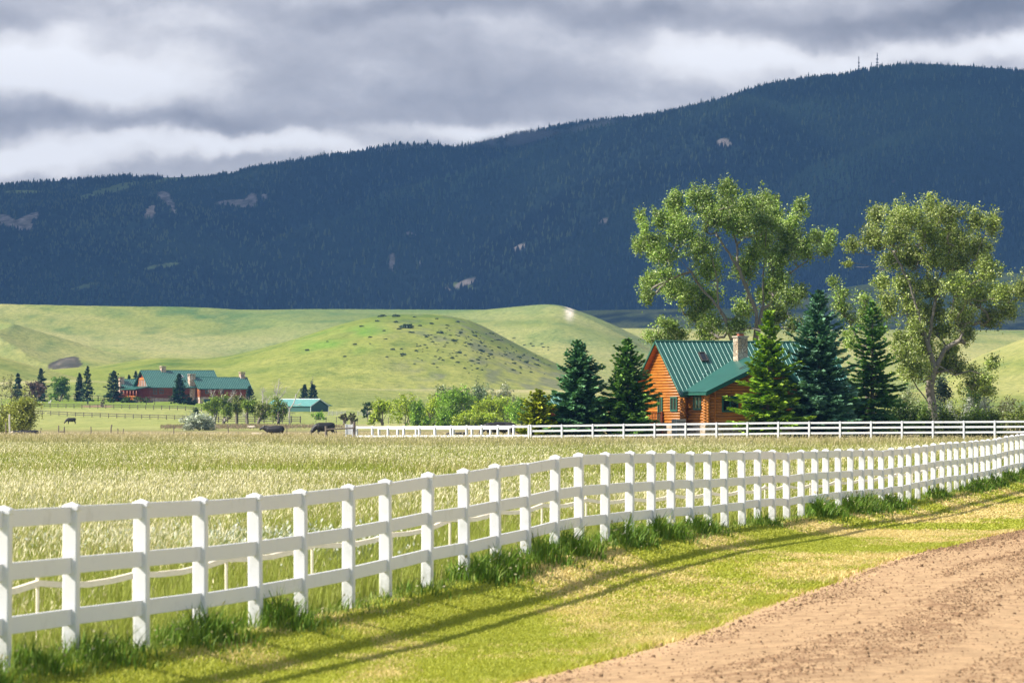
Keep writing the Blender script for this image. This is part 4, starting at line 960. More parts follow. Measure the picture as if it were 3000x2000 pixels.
# spruces round the lodge
far = dict(nlev=18, nb=9, spr=2.4, dens=.7, tone=((.03, .075, .045), (.045, .10, .06)), tip=(.07, .12, .06))
for lb, px, d_, yt, wp, sd_, kw in (
    ('small blue spruce at the left edge of the lodge lawn', 52, 1500, 1095, 32, 41, {}), ('dark blue spruce behind the reddish bush', 120, 1490, 1080, 38, 42, {}),
    ('dark spruce just left of the tall slim one', 233, 1500, 1095, 32, 43, {}), ('tall slim dark spruce on the lodge lawn', 257, 1420, 1074, 33, 44, {'gap': .15, 'skirt': .12}),
    ('wide dark spruce left of the lodge', 333, 1490, 1088, 56, 45, {}), ('spruce top behind the left wing of the lodge', 398, 1560, 1089, 26, 46, {}), ('lower spruce behind the left chimney of the lodge', 378, 1560, 1100, 24, 47, {}),
    ('dark spruce in front of the lodge wall', 525, 1440, 1097, 44, 48, {'skirt': .10, 'tone': ((.02, .06, .02), (.03, .085, .025))}), ('dark blue spruce beside the right end of the lodge', 732, 1480, 1133, 32, 49, {}),
    ('left one of the twin spruces behind the green shed', 892, 1480, 1128, 34, 50, {}), ('right one of the twin spruces behind the green shed', 916, 1460, 1127, 42, 51, {})):
    spruce(lb, px, d_, yt, wp, sd_, **{**far, **kw})

# --- bushes and small broadleaf trees
def bush(name, label, px, d, ytop, wpx, pal, seed, cat='bush', n=2600, nl=9, flat=1.0, lsize=None, stem=.06, m_leaf=None, trunk=0, cl=None, sparse=0, ybot=None, group=None):
    x, y, z = spot(px, d); s = d / F; yb = YH - (z - CZ) / s
    if trunk: yb2 = yb - trunk
    else: yb2 = yb
    H_ = yb2 - ytop; rg = np.random.default_rng(seed); lobes = []
    for k in range(nl):
        a = rg.uniform(-1, 1); b_ = rg.uniform(0, 1) ** .8
        ex = 1 - .75 * max(0, b_ - .35) ** 1.5
        lobes.append((px + a * wpx * .36 * ex, yb2 - H_ * (.14 + .68 * b_), wpx * rg.uniform(.19, .30), H_ * rg.uniform(.15, .24)))
    lobes.append((px + rg.uniform(-.15, .15) * wpx, ytop + H_ * .16, wpx * .16, H_ * .15))
    if not trunk: lobes += [(px - wpx * .28, yb2 - H_ * .2, wpx * .2, H_ * .2), (px + wpx * .28, yb2 - H_ * .2, wpx * .2, H_ * .2)]
    tr = [[(px, yb), (px + rg.uniform(-.05, .05) * wpx, yb2 - H_ * .45)], [(px, yb - trunk * .8), (px - wpx * .2, yb2 - H_ * .5)], [(px, yb - trunk * .8), (px + wpx * .2, yb2 - H_ * .5)]]
    return tree_px(name, label, cat, px, d, tr, lobes, wpx * s * .7, max(30, n // 24), n, lsize or (.00022 * d * 1.15 + .06), pal, r0=max(stem, .0002 * d) * (1.6 if trunk else 1), seed=seed, cl=(cl or wpx * s * .05), m_leaf=m_leaf, step=max(.5, wpx * s / 12), sparse=sparse, group=group)
WIL = [(.34, .46, .03), (.52, .58, .06), (.14, .23, .02)]
WIL2 = [(.20, .38, .03), (.32, .48, .05), (.08, .16, .02)]
GREY = [(.28, .32, .22), (.40, .43, .32), (.20, .24, .15)]
SILV = [(.42, .45, .36), (.58, .60, .50), (.28, .32, .22)]
DKG = [(.05, .10, .02), (.09, .15, .02), (.03, .06, .015)]
for (nm, lb, px, d_, yt, wp, pal, sd_, kw) in (
    ('willow', 'small yellow-green willow at the left end of the thicket', 1120, 960, 1177, 52, WIL, 61, dict(trunk=8)),
    ('willow', 'rounded yellow willow second from the left in the thicket', 1188, 950, 1156, 76, WIL, 62, {}),
    ('willow', 'low dark willow in the gap left of the thicket centre', 1228, 940, 1180, 50, WIL2, 63, {}),
    ('willow', 'broad yellow willow left of the tallest thicket tree', 1270, 945, 1166, 66, WIL, 64, {}),
    ('willow', 'grey-green willow behind the left of the thicket', 1300, 1010, 1134, 70, [(.22, .28, .12), (.32, .36, .18), (.12, .17, .05)], 65, {}),
    ('willow', 'tallest bright green willow in the middle of the thicket', 1338, 920, 1137, 100, WIL2, 66, dict(n=7000, nl=15)),
    ('willow', 'dark green willow right of the tallest thicket tree', 1382, 950, 1150, 70, DKG, 67, {}),
    ('poplar', 'pale grey-green poplar rising behind the thicket', 1402, 1020, 1118, 56, [(.20, .27, .15), (.30, .36, .22), (.10, .16, .06)], 68, dict(cat='tree')),
    ('willow', 'yellow-green willow right of centre in the thicket', 1430, 930, 1164, 70, WIL, 69, {}),
    ('willow', 'wide yellow-green willow near the right of the thicket', 1485, 930, 1163, 84, WIL, 70, dict(n=4200)),
    ('willow', 'feathery pale grey shrub behind the right of the thicket', 1482, 1010, 1128, 66, [(.27, .30, .20), (.36, .38, .27), (.18, .21, .11)], 71, dict(sparse=.5)),
    ('willow', 'rightmost green willow of the thicket', 1528, 915, 1172, 66, WIL2, 72, {}),
    ('willow', 'low round willow at the front of the thicket', 1368, 880, 1213, 66, WIL, 73, {}),
    ('willow', 'low yellow bush at the front right of the thicket', 1425, 880, 1215, 60, WIL, 74, {}),
    ('willow', 'low bush at the front left of the tallest willow', 1310, 885, 1205, 50, WIL2, 79, {}),
    ('silver_bush', 'small silvery bush at the right of the thicket', 1528, 1000, 1164, 30, SILV, 75, dict(m_leaf=M_SILVER, n=900)),
    ('shrub', 'dark round shrub right of the pale pole fence', 1076, 1290, 1174, 34, DKG, 76, dict(n=1200)),
    ('shrub', 'left one of two brown thorn shrubs below the green shed', 1009, 1000, 1211, 28, [(.10, .09, .05), (.13, .13, .06)], 77, dict(n=900, trunk=7, sparse=.4)),
    ('shrub', 'right one of two brown thorn shrubs below the green shed', 1030, 1000, 1211, 32, [(.10, .10, .05), (.12, .14, .05)], 78, dict(n=1000, trunk=6, sparse=.4)),
    ('shrub', 'bright green shrub in front of the shed gable', 938, 1180, 1204, 42, WIL2, 80, dict(n=1300, sparse=.3)),
    ('shrub', 'tiny sapling between the thorn shrubs and the thicket', 1087, 990, 1222, 22, WIL2, 81, dict(n=350, sparse=.4)),
    ('silver_bush', 'large pale silver bush in front of the gnarled trees', 584, 820, 1213, 92, [(.46, .50, .38), (.62, .66, .54), (.28, .34, .23)], 82, dict(m_leaf=M_SILVER, n=5200, nl=14)),
    ('shrub', 'round dark green shrub left of the gnarled trees', 574, 1090, 1194, 32, DKG, 83, dict(n=1100)),
    ('round_bush', 'big round green bush on the lodge lawn', 175, 1500, 1101, 68, [(.11, .21, .03), (.17, .29, .04), (.05, .11, .015)], 84, dict(n=3600, nl=12)),
    ('plum_tree', 'reddish brown plum tree in front of the blue spruce', 105, 1470, 1118, 54, [(.13, .075, .055), (.18, .11, .08), (.07, .04, .035)], 85, dict(cat='tree', trunk=10, n=2200)),
    ('shrub', 'long dark foundation shrub below the lodge porch, left part', 372, 1462, 1163, 38, DKG, 86, dict(n=700)),
    ('shrub', 'dark foundation shrub below the lodge porch, right part', 402, 1462, 1163, 40, DKG, 87, dict(n=700)),
    ('shrub', 'dark foundation shrub at the lodge wall corner', 430, 1462, 1164, 24, DKG, 88, dict(n=450)),
    ('shrub', 'small dark shrub left of the red deck', 328, 1465, 1166, 20, DKG, 89, dict(n=350)),
    ('shrub', 'dark shrub mass at the foot of the stone chimney', 557, 1442, 1163, 42, [(.025, .05, .015), (.04, .075, .02)], 90, dict(n=1200)),
    ('shrub', 'thin bare shrub beside the gravel court', 300, 1350, 1169, 14, [(.12, .11, .07), (.14, .15, .08)], 91, dict(n=180, sparse=.5)),
    # left edge willow clump
    ('willow', 'big yellow-olive willow at the left edge of the pasture', 62, 690, 1165, 110, [(.30, .35, .06), (.42, .43, .11), (.14, .17, .03)], 92, dict(n=9000, nl=16, cat='tree', trunk=14)),
    ('willow', 'second willow crown cut off by the left frame edge', -10, 700, 1160, 110, [(.32, .36, .06), (.42, .43, .11), (.15, .18, .03)], 93, dict(n=6000, nl=12, cat='tree')),
    ('willow', 'greyish half-bare willow behind the left edge clump', 22, 860, 1106, 90, [(.20, .22, .10), (.28, .30, .15), (.14, .13, .09)], 94, dict(n=3200, nl=10, sparse=.55, cat='tree')),
    ('willow', 'low branchy willow linking the left clump to the plum tree', 72, 900, 1138, 60, [(.20, .22, .08), (.15, .15, .08)], 95, dict(n=1600, sparse=.4, cat='tree')),
    # right side behind the paddock fence
    ('shrub', 'dark leafy shrub right of the open spruce', 2628, 446, 1178, 110, DKG, 96, dict(n=5200, nl=12, lsize=.17, cl=.22)),
    ('shrub', 'dark shrub between the spruce and the cottonwood trunk', 2692, 447, 1190, 90, DKG, 97, dict(n=4200, nl=10, lsize=.17, cl=.22)),
    ('shrub', 'bright green shrub at the foot of the silvery cottonwood', 2712, 444, 1176, 44, [(.11, .19, .02), (.17, .25, .03), (.05, .09, .015)], 98, dict(n=2400, lsize=.16, cl=.2)),
    ('shrub', 'leafy shrub between the cottonwood and the silver bushes', 2774, 443, 1186, 74, [(.11, .17, .02), (.18, .24, .03), (.05, .08, .015)], 99, dict(n=3600, nl=10, lsize=.16, cl=.2)),
    ('shrub', 'glossy green shrub below the silver bushes', 2846, 443, 1198, 84, [(.10, .17, .015), (.17, .24, .03), (.04, .08, .012)], 100, dict(n=3800, nl=10, lsize=.16, cl=.2)),
    ('shrub', 'green shrub at the right end of the low hedge', 2906, 443, 1200, 72, [(.12, .18, .02), (.18, .24, .03), (.05, .08, .012)], 101, dict(n=3000, nl=9, lsize=.16, cl=.2)),
    ('shrub', 'tall olive shrub at the right frame edge', 2992, 444, 1180, 100, [(.12, .17, .02), (.19, .23, .03), (.06, .09, .015)], 102, dict(n=4600, nl=12, lsize=.16, cl=.2)),
    ('silver_bush', 'left one of the pale silver bushes behind the hedge', 2786, 470, 1168, 50, SILV, 103, dict(m_leaf=M_SILVER, n=2600, lsize=.13, cl=.2)),
    ('silver_bush', 'middle pale silver bush behind the hedge', 2838, 472, 1170, 54, SILV, 104, dict(m_leaf=M_SILVER, n=2600, lsize=.13, cl=.2)),
    ('silver_bush', 'right one of the pale silver bushes behind the hedge', 2890, 474, 1163, 60, SILV, 105, dict(m_leaf=M_SILVER, n=3000, lsize=.13, cl=.2)),
    ('willow', 'yellow-green willow behind the silver bushes', 2808, 520, 1116, 72, [(.20, .25, .04), (.28, .31, .08), (.10, .14, .03)], 106, dict(cat='tree', n=3600, lsize=.2, cl=.3)),
    ('willow', 'dark green willow under the low cottonwood limb', 2866, 515, 1110, 90, DKG, 107, dict(cat='tree', n=5000, lsize=.2, cl=.32)),
    ('willow', 'pale grey-green willow left of the cottonwood trunk', 2660, 560, 1130, 90, [(.22, .27, .12), (.14, .19, .06), (.30, .34, .16)], 108, dict(cat='tree', n=4200, lsize=.22, cl=.34, sparse=.2)),
    ('dark_bush', 'very dark tree mass behind the cottonwood trunk', 2762, 540, 1100, 80, [(.02, .045, .03), (.03, .06, .035)], 109, dict(cat='tree', n=4500, lsize=.2, cl=.34)),
    ('thicket', 'half-bare brownish thicket right of the silver bushes', 2952, 500, 1160, 70, [(.15, .15, .08), (.12, .14, .05)], 110, dict(n=1500, lsize=.17, sparse=.6, cl=.3)),
    ('shrub', 'bushy undergrowth behind the large blue spruce', 2500, 470, 1150, 110, DKG, 112, dict(n=3500, lsize=.18, cl=.26)),
    ('willow', 'green foliage behind the log house roof', 2300, 490, 990, 190, COTT, 113, dict(cat='tree', n=11000, nl=18, lsize=.2, cl=.36)),
    ('shrub', 'lone juniper on the slope above the twin spruces', 914, 1840, 1100, 7, DKG, 111, dict(n=60)),
    ):
    if 'thicket' in lb and nm in ('willow', 'poplar') and 60 < sd_ < 80: kw = {'n': 4200, 'nl': 13, **kw}; wp *= 1.3; yt -= 3
    bush(nm, lb, px, d_, yt, wp, pal, sd_, **kw)
# --- gnarled half-dead trees in a row
def q8(l): return [(600 + x / 9.046, 1160 + y / 9.046, rx / 9.046, ry / 9.046) + tuple(r) for x, y, rx, ry, *r in l]
def g8(l): return [(600 + x / 9.046, 1160 + y / 9.046) for x, y in l]
GN = [(.20, .30, .03), (.30, .38, .05), (.09, .15, .02)]
GN2 = [(.25, .28, .08), (.20, .24, .05), (.11, .14, .03)]
GL = [
 ('gnarled apple-shaped tree at the left end of the row', 628, 1030, [g8([(250, 690), (290, 480), (280, 330), (230, 200)]), g8([(270, 560), (420, 460)])], q8([(60, 270, 70, 60), (130, 330, 60, 60), (270, 100, 70, 70), (300, 220, 70, 80), (180, 220, 60, 50), (330, 380, 40, 30), (200, 400, 50, 40)]), GN, [(g8([(230, 100), (200, -10), (160, -100)]), .09)]),
 ('second gnarled tree with a pale split trunk', 668, 1034, [g8([(500, 700), (520, 560), (540, 400), (470, 250)]), g8([(560, 640), (700, 560), (640, 400)])], q8([(450, 130, 90, 60), (520, 250, 100, 80), (600, 340, 80, 80), (650, 450, 60, 60), (500, 440, 70, 50), (640, 240, 60, 60), (540, 70, 50, 50), (720, 520, 60, 40)]), GN, [(g8([(520, 130), (440, 0), (420, -130)]), .1), (g8([(500, 690), (560, 560)]), .3), (g8([(600, 150), (720, 0), (800, -100)]), .08)]),
 ('grey-trunked gnarled tree with an upright olive crown', 694, 1038, [g8([(850, 700), (850, 520), (850, 300), (860, 150)])], q8([(850, 60, 90, 50), (830, 150, 80, 60), (880, 250, 80, 70), (800, 330, 70, 60), (900, 370, 60, 50), (940, 90, 60, 40)]), GN2, [(g8([(850, 500), (760, 420)]), .07), (g8([(870, 120), (990, -60)]), .08)]),
 ('gnarled tree with pale bare twigs under a green crown', 726, 1030, [g8([(1130, 735), (1110, 560), (1120, 400), (1200, 260)]), g8([(1110, 560), (1030, 470)])], q8([(1080, 220, 80, 70), (1200, 220, 90, 60), (1300, 180, 60, 60), (1180, 340, 90, 70), (1350, 270, 80, 80), (1280, 400, 80, 60), (1390, 380, 50, 50)]), GN, [(g8([(1120, 540), (1020, 500), (1000, 590)]), .06), (g8([(1170, 200), (1175, 60)]), .06)]),
 ('leaning dark trunk with a bleached dead top', 757, 1028, [g8([(1410, 730), (1480, 520), (1530, 320)]), g8([(1490, 500), (1600, 410)])], q8([(1440, 440, 60, 50), (1530, 540, 60, 50), (1620, 310, 70, 50), (1700, 300, 60, 50), (1450, 260, 60, 60), (1380, 480, 40, 40)]), GN2, [(g8([(1535, 330), (1540, 150), (1525, -60), (1540, -170)]), .14), (g8([(1640, 240), (1640, 20)]), .12)]),
 ('densest gnarled tree, crowned by pale dead branches', 816, 1032, [g8([(1950, 700), (1940, 500), (1950, 300), (1940, 200)]), g8([(1950, 690), (2000, 480)])], q8([(1700, 430, 60, 60, 1.3), (1780, 300, 90, 80), (1930, 200, 90, 80), (2080, 260, 80, 80, .7), (2050, 420, 120, 100, .5), (1880, 420, 90, 80, .8), (2080, 540, 80, 60, .5), (1780, 500, 70, 50), (1900, 90, 60, 50), (2150, 350, 50, 60, .6), (1850, 560, 60, 40, .8)]), GN, [(g8([(1930, 150), (1900, -60), (1960, -260), (1950, -420)]), .13), (g8([(1950, 100), (2080, -40), (2160, -230)]), .1), (g8([(1900, -40), (1850, -130), (1890, -330)]), .09), (g8([(1960, -60), (2030, -300)]), .08), (g8([(1870, 120), (1800, 20)]), .06)]),
]
for k, (lb, px, d_, tr, lo, pal, dead) in enumerate(GL):
    tree_px('gnarled_tree', lb, 'tree', px, d_, tr, lo, 3.2, 130, 2100, .34, pal, r0=.34, seed=200 + k, dead=dead, cl=.4, step=.8, sparse=.2)
dt = empty('dead_tree', spot(849, 1028)); tag(dt, 'bleached dead tree standing before the left wall of the green shed', 'tree')
s_ = 1028 / F; o0 = dt.location
def dw(p, y=0): return np.array(((600 + p[0] / 9.046 - 1500) * s_ - o0.x, y, CZ + (YH - (1160 + p[1] / 9.046)) * s_ - o0.z))
P0, P1, Ra, Rb = [], [], [], []
for pl, r_ in (([(2245, 735), (2240, 550), (2250, 330)], .2), ([(2250, 340), (2170, 260)], .12), ([(2250, 340), (2340, 220), (2400, 60), (2420, -60)], .13), ([(2170, 260), (2140, 180)], .06), ([(2240, 480), (2310, 440), (2380, 480)], .07), ([(2340, 220), (2480, 240), (2560, 190)], .08), ([(2400, 60), (2460, -100), (2520, -200)], .05), ([(2250, 560), (2330, 500)], .05), ([(2480, 240), (2590, 260)], .05)):
    for a, b in zip(pl[:-1], pl[1:]): P0.append(dw(a)); P1.append(dw(b, random.uniform(-.4, .4))); Ra.append(r_); Rb.append(r_ * .7)
V, Q = frusta(np.array(P0), np.array(P1), np.array(Ra), np.array(Rb), 6); mesh_np('trunk', V, Q, M_DEAD, dt)

# --- junipers dotted over the knoll
def juniper_mesh(seed):
    rg = np.random.default_rng(seed); n = 130; q = rg.normal(0, 1, (n, 3)); q /= np.linalg.norm(q, axis=1)[:, None]; q *= rg.random((n, 1)) ** .4
    P = q * (1.0, .9, .55) + (0, 0, .45); P[:, 2] = np.maximum(P[:, 2], .05)
    C = np.array((.06, .095, .04)) * rg.uniform(.6, 1.5, (n, 1)); V, Q, Cc = leaf_quads(P, np.full(n, .55), C, rg)
    return V, Q, Cc
jp = []
for sd_ in (1, 2, 3):
    V, Q, Cc = juniper_mesh(sd_); o = mesh_np('hillside_shrub', V, Q, M_NEEDLE, None, col=Cc); jp.append(o)
_js = []
def jadd(px, py, w):
    """find the knoll's surface on the sight line through this photo point"""
    ds = np.linspace(1750, 3300, 400); x = (px - 1500) / F * ds; z = terrain(x, ds); los = CZ + (YH - py) * ds / F
    k = np.where(z >= los)[0]
    if len(k): k = k[0]; _js.append((x[k], ds[k], z[k], w * ds[k] / F / 2))
_jr = random.Random(3)
for px, py, w in ((1190, 962, 44), (1205, 975, 20), (1170, 966, 18), (1265, 950, 16), (1290, 978, 22), (1250, 990, 14), (1330, 1000, 22), (1375, 1010, 18), (1345, 1036, 18), (1362, 1042, 12), (1325, 1052, 14), (1340, 1062, 16), (1410, 1030, 26), (1435, 1040, 20), (1400, 1055, 16), (1420, 1015, 14),
                  (1480, 1040, 14), (1520, 1048, 22), (1540, 1062, 20), (1505, 1065, 18), (1460, 1020, 16), (1440, 1000, 14), (1390, 985, 16), (1350, 975, 14), (1310, 955, 14), (1130, 995, 12), (1085, 990, 14), (1060, 958, 18), (1105, 942, 16), (1040, 1012, 14), (1150, 1025, 18), (1180, 1040, 22), (1220, 1030, 14), (1245, 1012, 12), (900, 1028, 14), (1380, 1060, 18), (1400, 1066, 14), (1570, 1070, 20), (1560, 1050, 12), (1500, 1085, 16), (1230, 955, 14), (1160, 945, 14), (1120, 928, 30), (1160, 928, 24), (1215, 930, 14), (1340, 945, 14), (1280, 935, 12), (1010, 1046, 12), (960, 1002, 10)):
    jadd(px, py, w)
for _ in range(190):
    px = _jr.gauss(1380, 110); py = 960 + abs(_jr.gauss(50, 38)) + max(0, (px - 1300)) * .12
    if 930 < py < 1110 and 1000 < px < 1640: jadd(px, py, _jr.uniform(3, 12))
for k, (x, y, z, r_) in enumerate(_js):
    o = jp[k] if k < 3 else jp[k % 3].copy()
    if k >= 3: COL.objects.link(o)
    o.location = (x, y, z - .1 * r_); o.scale = (r_, r_, r_ * _jr.uniform(.5, .8)); o.rotation_euler = (0, 0, _jr.uniform(0, 6.28))
    tag(o, 'dark juniper shrub dotted over the grassy knoll', 'shrub', 'juniper shrubs on the knoll')
# ================================================================ grasses
M_GRASS = leafmat('grass_blades', .32, .6, .25, (1.1, 1.1, .7))
GR = np.random.default_rng(21)
def blades(name, label, X, Y, Z, H, Wd, C, lean=.25, heads=None, headc=(.62, .55, .40), Cb=None):
    """each blade: 5 points (quad + tip triangle); heads: boolean, adds a seed-head diamond"""
    n = len(X); a = GR.uniform(0, 2 * np.pi, n); dx, dy = np.cos(a), np.sin(a)
    # wind from the left bends them slightly right
    lx = GR.normal(.10, lean, n) * H; ly = GR.normal(0, lean, n) * H
    V = np.zeros((n, 5, 3)); w = Wd[:, None] / 2
    V[:, 0] = np.stack([X - dx * Wd / 2, Y - dy * Wd / 2, Z - .02], 1); V[:, 1] = np.stack([X + dx * Wd / 2, Y + dy * Wd / 2, Z - .02], 1)
    mx, my, mz = X + lx * .35, Y + ly * .35, Z + H * .6
    V[:, 2] = np.stack([mx + dx * Wd * .4, my + dy * Wd * .4, mz], 1); V[:, 3] = np.stack([mx - dx * Wd * .4, my - dy * Wd * .4, mz], 1)
    V[:, 4] = np.stack([X + lx, Y + ly, Z + H], 1)
    b = np.arange(n)[:, None] * 5
    q = b + np.array([[0, 1, 2, 3]]); t3 = b + np.array([[3, 2, 4]])
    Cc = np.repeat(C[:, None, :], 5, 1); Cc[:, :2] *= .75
    VV = [V.reshape(-1, 3)]; CC = [Cc.reshape(-1, 3)]; Q = [q]; T = [t3]
    if heads is not None and heads.any():
        k = np.where(heads)[0]; m = len(k); tip = V[k, 4]; hl = H[k] * GR.uniform(.10, .22, m); hw = Wd[k] * GR.uniform(1.2, 2.1, m)
        hv = np.zeros((m, 4, 3)); sx = lx[k] / H[k]; sy = ly[k] / H[k]
        hv[:, 0] = tip - np.stack([sx * hl * .5, sy * hl * .5, hl * .5], 1)
        hv[:, 2] = tip + np.stack([sx * hl * .9, sy * hl * .9, hl * .45], 1)
        mid = (hv[:, 0] + hv[:, 2]) / 2; off = np.stack([dx[k] * hw / 2, dy[k] * hw / 2, hw * 0], 1)
        hv[:, 1] = mid + off; hv[:, 3] = mid - off
        b2 = 5 * n + np.arange(m)[:, None] * 4; Q.append(b2 + np.array([[0, 1, 2, 3]])); VV.append(hv.reshape(-1, 3))
        hc = np.array(headc) * GR.uniform(.75, 1.2, (m, 1)); CC.append(np.repeat(hc[:, None, :], 4, 1).reshape(-1, 3))
    o = mesh_np(name, np.concatenate(VV), [np.concatenate(Q), np.concatenate(T)], M_GRASS, col=np.concatenate(CC))
    tag(o, label, 'grass', kind='stuff'); return o
def scatter(d0, d1, n, side=(-1.5, 1.5)):
    y = np.sqrt(GR.uniform(d0 ** 2, d1 ** 2, n)); u = GR.uniform(-.5, .5, n)
    x = u * (3000 / F * y + 3.5); return x, y
def pasture(d0, d1, n, wd, name, label, hk=1.0):
    x, y = scatter(d0, d1, n)
    k = (x < fence_x(y) - .15) if d0 < 300 else np.ones(len(x), bool); x, y = x[k], y[k]
    z = terrain(x, y); n = len(x)
    p1 = fbm(x / 2.2, y / 5., 301, 3); p2 = fbm(x / 9., y / 22., 303, 3)
    dry = np.clip(.37 + p1 * 1.7 + p2 * 2.0, .05, .95)
    near = (1 - sstep(.8, 3.0, fence_x(y) - x)) * (y < 250)
    dry = dry * (1 - .75 * near)
    hd = GR.random(n) < dry * .62
    H = GR.uniform(.16, .42, n) * (1 + .35 * hd) * (1 + .4 * p2) * hk * (1 - .2 * near)
    W0 = wd * GR.uniform(.6, 1.4, n) * (y / ((d0 + d1) / 2)) ** .6
    g = np.array((.30, .35, .065)) * GR.uniform(.6, 1.35, (n, 1)); g = mixc(g, (.26, .27, .05), GR.random(n) * .5)
    s = np.array((.46, .41, .18)) * GR.uniform(.75, 1.2, (n, 1))
    isdry = GR.random(n) < dry * .65
    C = np.where(isdry[:, None], s, g)
    far = sstep(230, 420, y); C = C * (1 - far[:, None] * .65) + np.array((.44, .36, .21)) * far[:, None] * .65
    W0 = np.where(hd, W0 * .7, W0)
    hc = (.76, .70, .46) if d0 < 230 else (.60, .52, .34)
    blades(name, label, x, y, z, H, W0, C, .22, hd, hc)
pasture(40, 78, 170000, .009, 'grass', 'tall seeding grass of the pasture just behind the white fence')
pasture(78, 150, 210000, .015, 'grass', 'tall seeding pasture grass in the middle of the field')
pasture(150, 290, 170000, .028, 'grass', 'pale pasture grass in front of the far paddock fence', .9)
pasture(290, 640, 150000, .06, 'grass', 'dry pinkish grass around the far paddock fence', .9)
# white-flowered patches
def patchy(cx, cy, rx, ry, n, col_, h, w, label):
    x = cx + GR.normal(0, rx, n); y = cy + GR.normal(0, ry, n); z = terrain(x, y)
    blades('flower_grass', label, x, y, z, GR.uniform(.6, 1, n) * h, np.full(n, w), np.array(col_) * GR.uniform(.7, 1.2, (n, 1)), .25, GR.random(n) < .5, (.72, .75, .66))
for (px, py, rx, ry) in ((560, 1545, .7, 2.2), (690, 1540, .6, 2), (940, 1545, .6, 2.5), (250, 1560, .5, 2)):
    d = 70.; cx = (px - 1500) / F * d; patchy(cx, d, rx, ry, 700, (.22, .27, .14), .4, .02, 'pale flowering weeds in the pasture grass')
# mown verge
def verge(d0, d1, n, wd, h):
    y = np.sqrt(GR.uniform(d0 ** 2, d1 ** 2, n)); a = fence_x(y); b = road_edge(y) + .06
    x = a + (b - a) * GR.random(n); x = x + GR.normal(0, .05, n); z = terrain(x, y)
    dry = np.clip(.22 + 4.2 * fbm(x / 1.6, y / 7., 71, 4) + .8 * fbm(x / .4, y / 1.2, 73, 2), 0, 1)
    s = GR.random(n) < dry
    x = x + GR.exponential(.09, n) * (GR.random(n) < .25) * (b - x < .4) * (fbm(y / .8, y * 0, 77, 2) > -.05)
    edge = 1 - sstep(0, .5, b - x)
    g = np.array((.35, .39, .05)) * GR.uniform(.65, 1.3, (n, 1)); g = mixc(g, (.50, .47, .07), GR.random(n) * .5)
    C = np.where(s[:, None], np.array((.68, .55, .25)) * GR.uniform(.75, 1.2, (n, 1)), g)
    H = h * GR.uniform(.5, 1.3, n) * (1 + 1.2 * edge)
    blades('grass', 'short mown grass on the verge beside the dirt road', x, y, z, H, np.full(n, wd) * GR.uniform(.7, 1.3, n), C, .6)
verge(38, 62, 190000, .010, .030)
verge(62, 100, 140000, .020, .032)
verge(100, 175, 60000, .045, .04)
# weeds along the foot of the fence
def weeds():
    n = 46000; y = 40 + 130 * GR.random(n) ** 1.5; 
    band = GR.normal(0, .22, n); x = fence_x(y) + .12 + band
    cl = fbm(y / 1.3, y * 0, 401, 3) + .35 * fbm(y / 6., y * 0, 405, 2)
    cl = cl + .06 * ((y > 78) & (y < 118)) + .08 * (y < 46)
    k = GR.random(n) < np.clip(.36 + cl * 3.2, .24, 1); x, y, cl, band = x[k], y[k], cl[k], band[k]; n = len(x)
    z = terrain(x, y)
    H = GR.uniform(.05, .23, n) * np.clip(.8 + cl * 2.8, .4, 1.9) * np.clip(1.25 - np.abs(band) * 1.6, .3, 1.2)
    g = np.array((.12, .22, .025)) * GR.uniform(.6, 1.4, (n, 1))
    lt = GR.random(n) < np.clip(.55 - cl * 2.5, .15, .95); C = np.where(lt[:, None], np.array((.22, .29, .05)) * GR.uniform(.7, 1.25, (n, 1)), g)
    blades('weeds', 'dark green weeds growing along the foot of the white fence', x, y, z, H, .014 * (y / 50) ** .75 * GR.uniform(.6, 1.5, n), C, .32, GR.random(n) < .05, (.45, .42, .25))
weeds()
# ragged grass at far lines: under the trees and along the reed strip
def reeds():
    n = 22000; y = GR.normal(925, 30, n); u = GR.uniform(470, 1120, n); x = (u - 1500) / F * y; z = terrain(x, y)
    k = GR.random(n) < np.clip(1.1 - np.abs(u - 640) / 380, 0, 1) * .7; x, y, z = x[k], y[k], z[k]; n = len(x)
    C = np.array((.28, .21, .15)) * GR.uniform(.6, 1.3, (n, 1)); C[GR.random(n) < .12] = (.13, .2, .05)
    blades('reeds', 'strip of brown reeds below the gnarled trees', x, y, z, GR.uniform(.1, .35, n), np.full(n, .08), C, .2, None)
reeds()
# ================================================================ buildings
def plain(name, base, rough=.6, spec=.4, metal=0):
    m = bpy.data.materials.new(name); m.use_nodes = True; p = m.node_tree.nodes['Principled BSDF']
    p.inputs['Base Color'].default_value = tuple(base) + (1,); p.inputs['Roughness'].default_value = rough; p.inputs['Specular IOR Level'].default_value = spec; p.inputs['Metallic'].default_value = metal; return m
def logmat(name, base):
    m = bpy.data.materials.new(name); m.use_nodes = True; t = NT(m.node_tree); p = t.n['Principled BSDF']; tc = t.add('ShaderNodeTexCoord')
    v = t.mapping(tc.outputs['Object'], (.7, .7, 3)); nz = t.noise(v, 1.6, 5, .6); row = t.noise(t.mapping(tc.outputs['Object'], (.15, .15, 4.2)), 1, 1, .5)
    b = tuple(base); c = t.ramp(nz, [(.28, tuple(x * .62 for x in b)), (.5, b), (.75, tuple(min(1, x * 1.3) for x in b))])
    c = t.mix(1, c, t.ramp(row, [(.3, (.75, .72, .7)), (.7, (1.2, 1.2, 1.2))]), 'MULTIPLY')
    kn = t.mapr(t.noise(tc.outputs['Object'], 5.5, 2, .5), .68, .73); c = t.mix(t.math('MULTIPLY', kn, .7), c, tuple(x * .25 for x in b))
    t.l.new(c, p.inputs['Base Color']); p.inputs['Roughness'].default_value = .42; p.inputs['Specular IOR Level'].default_value = .45; return m
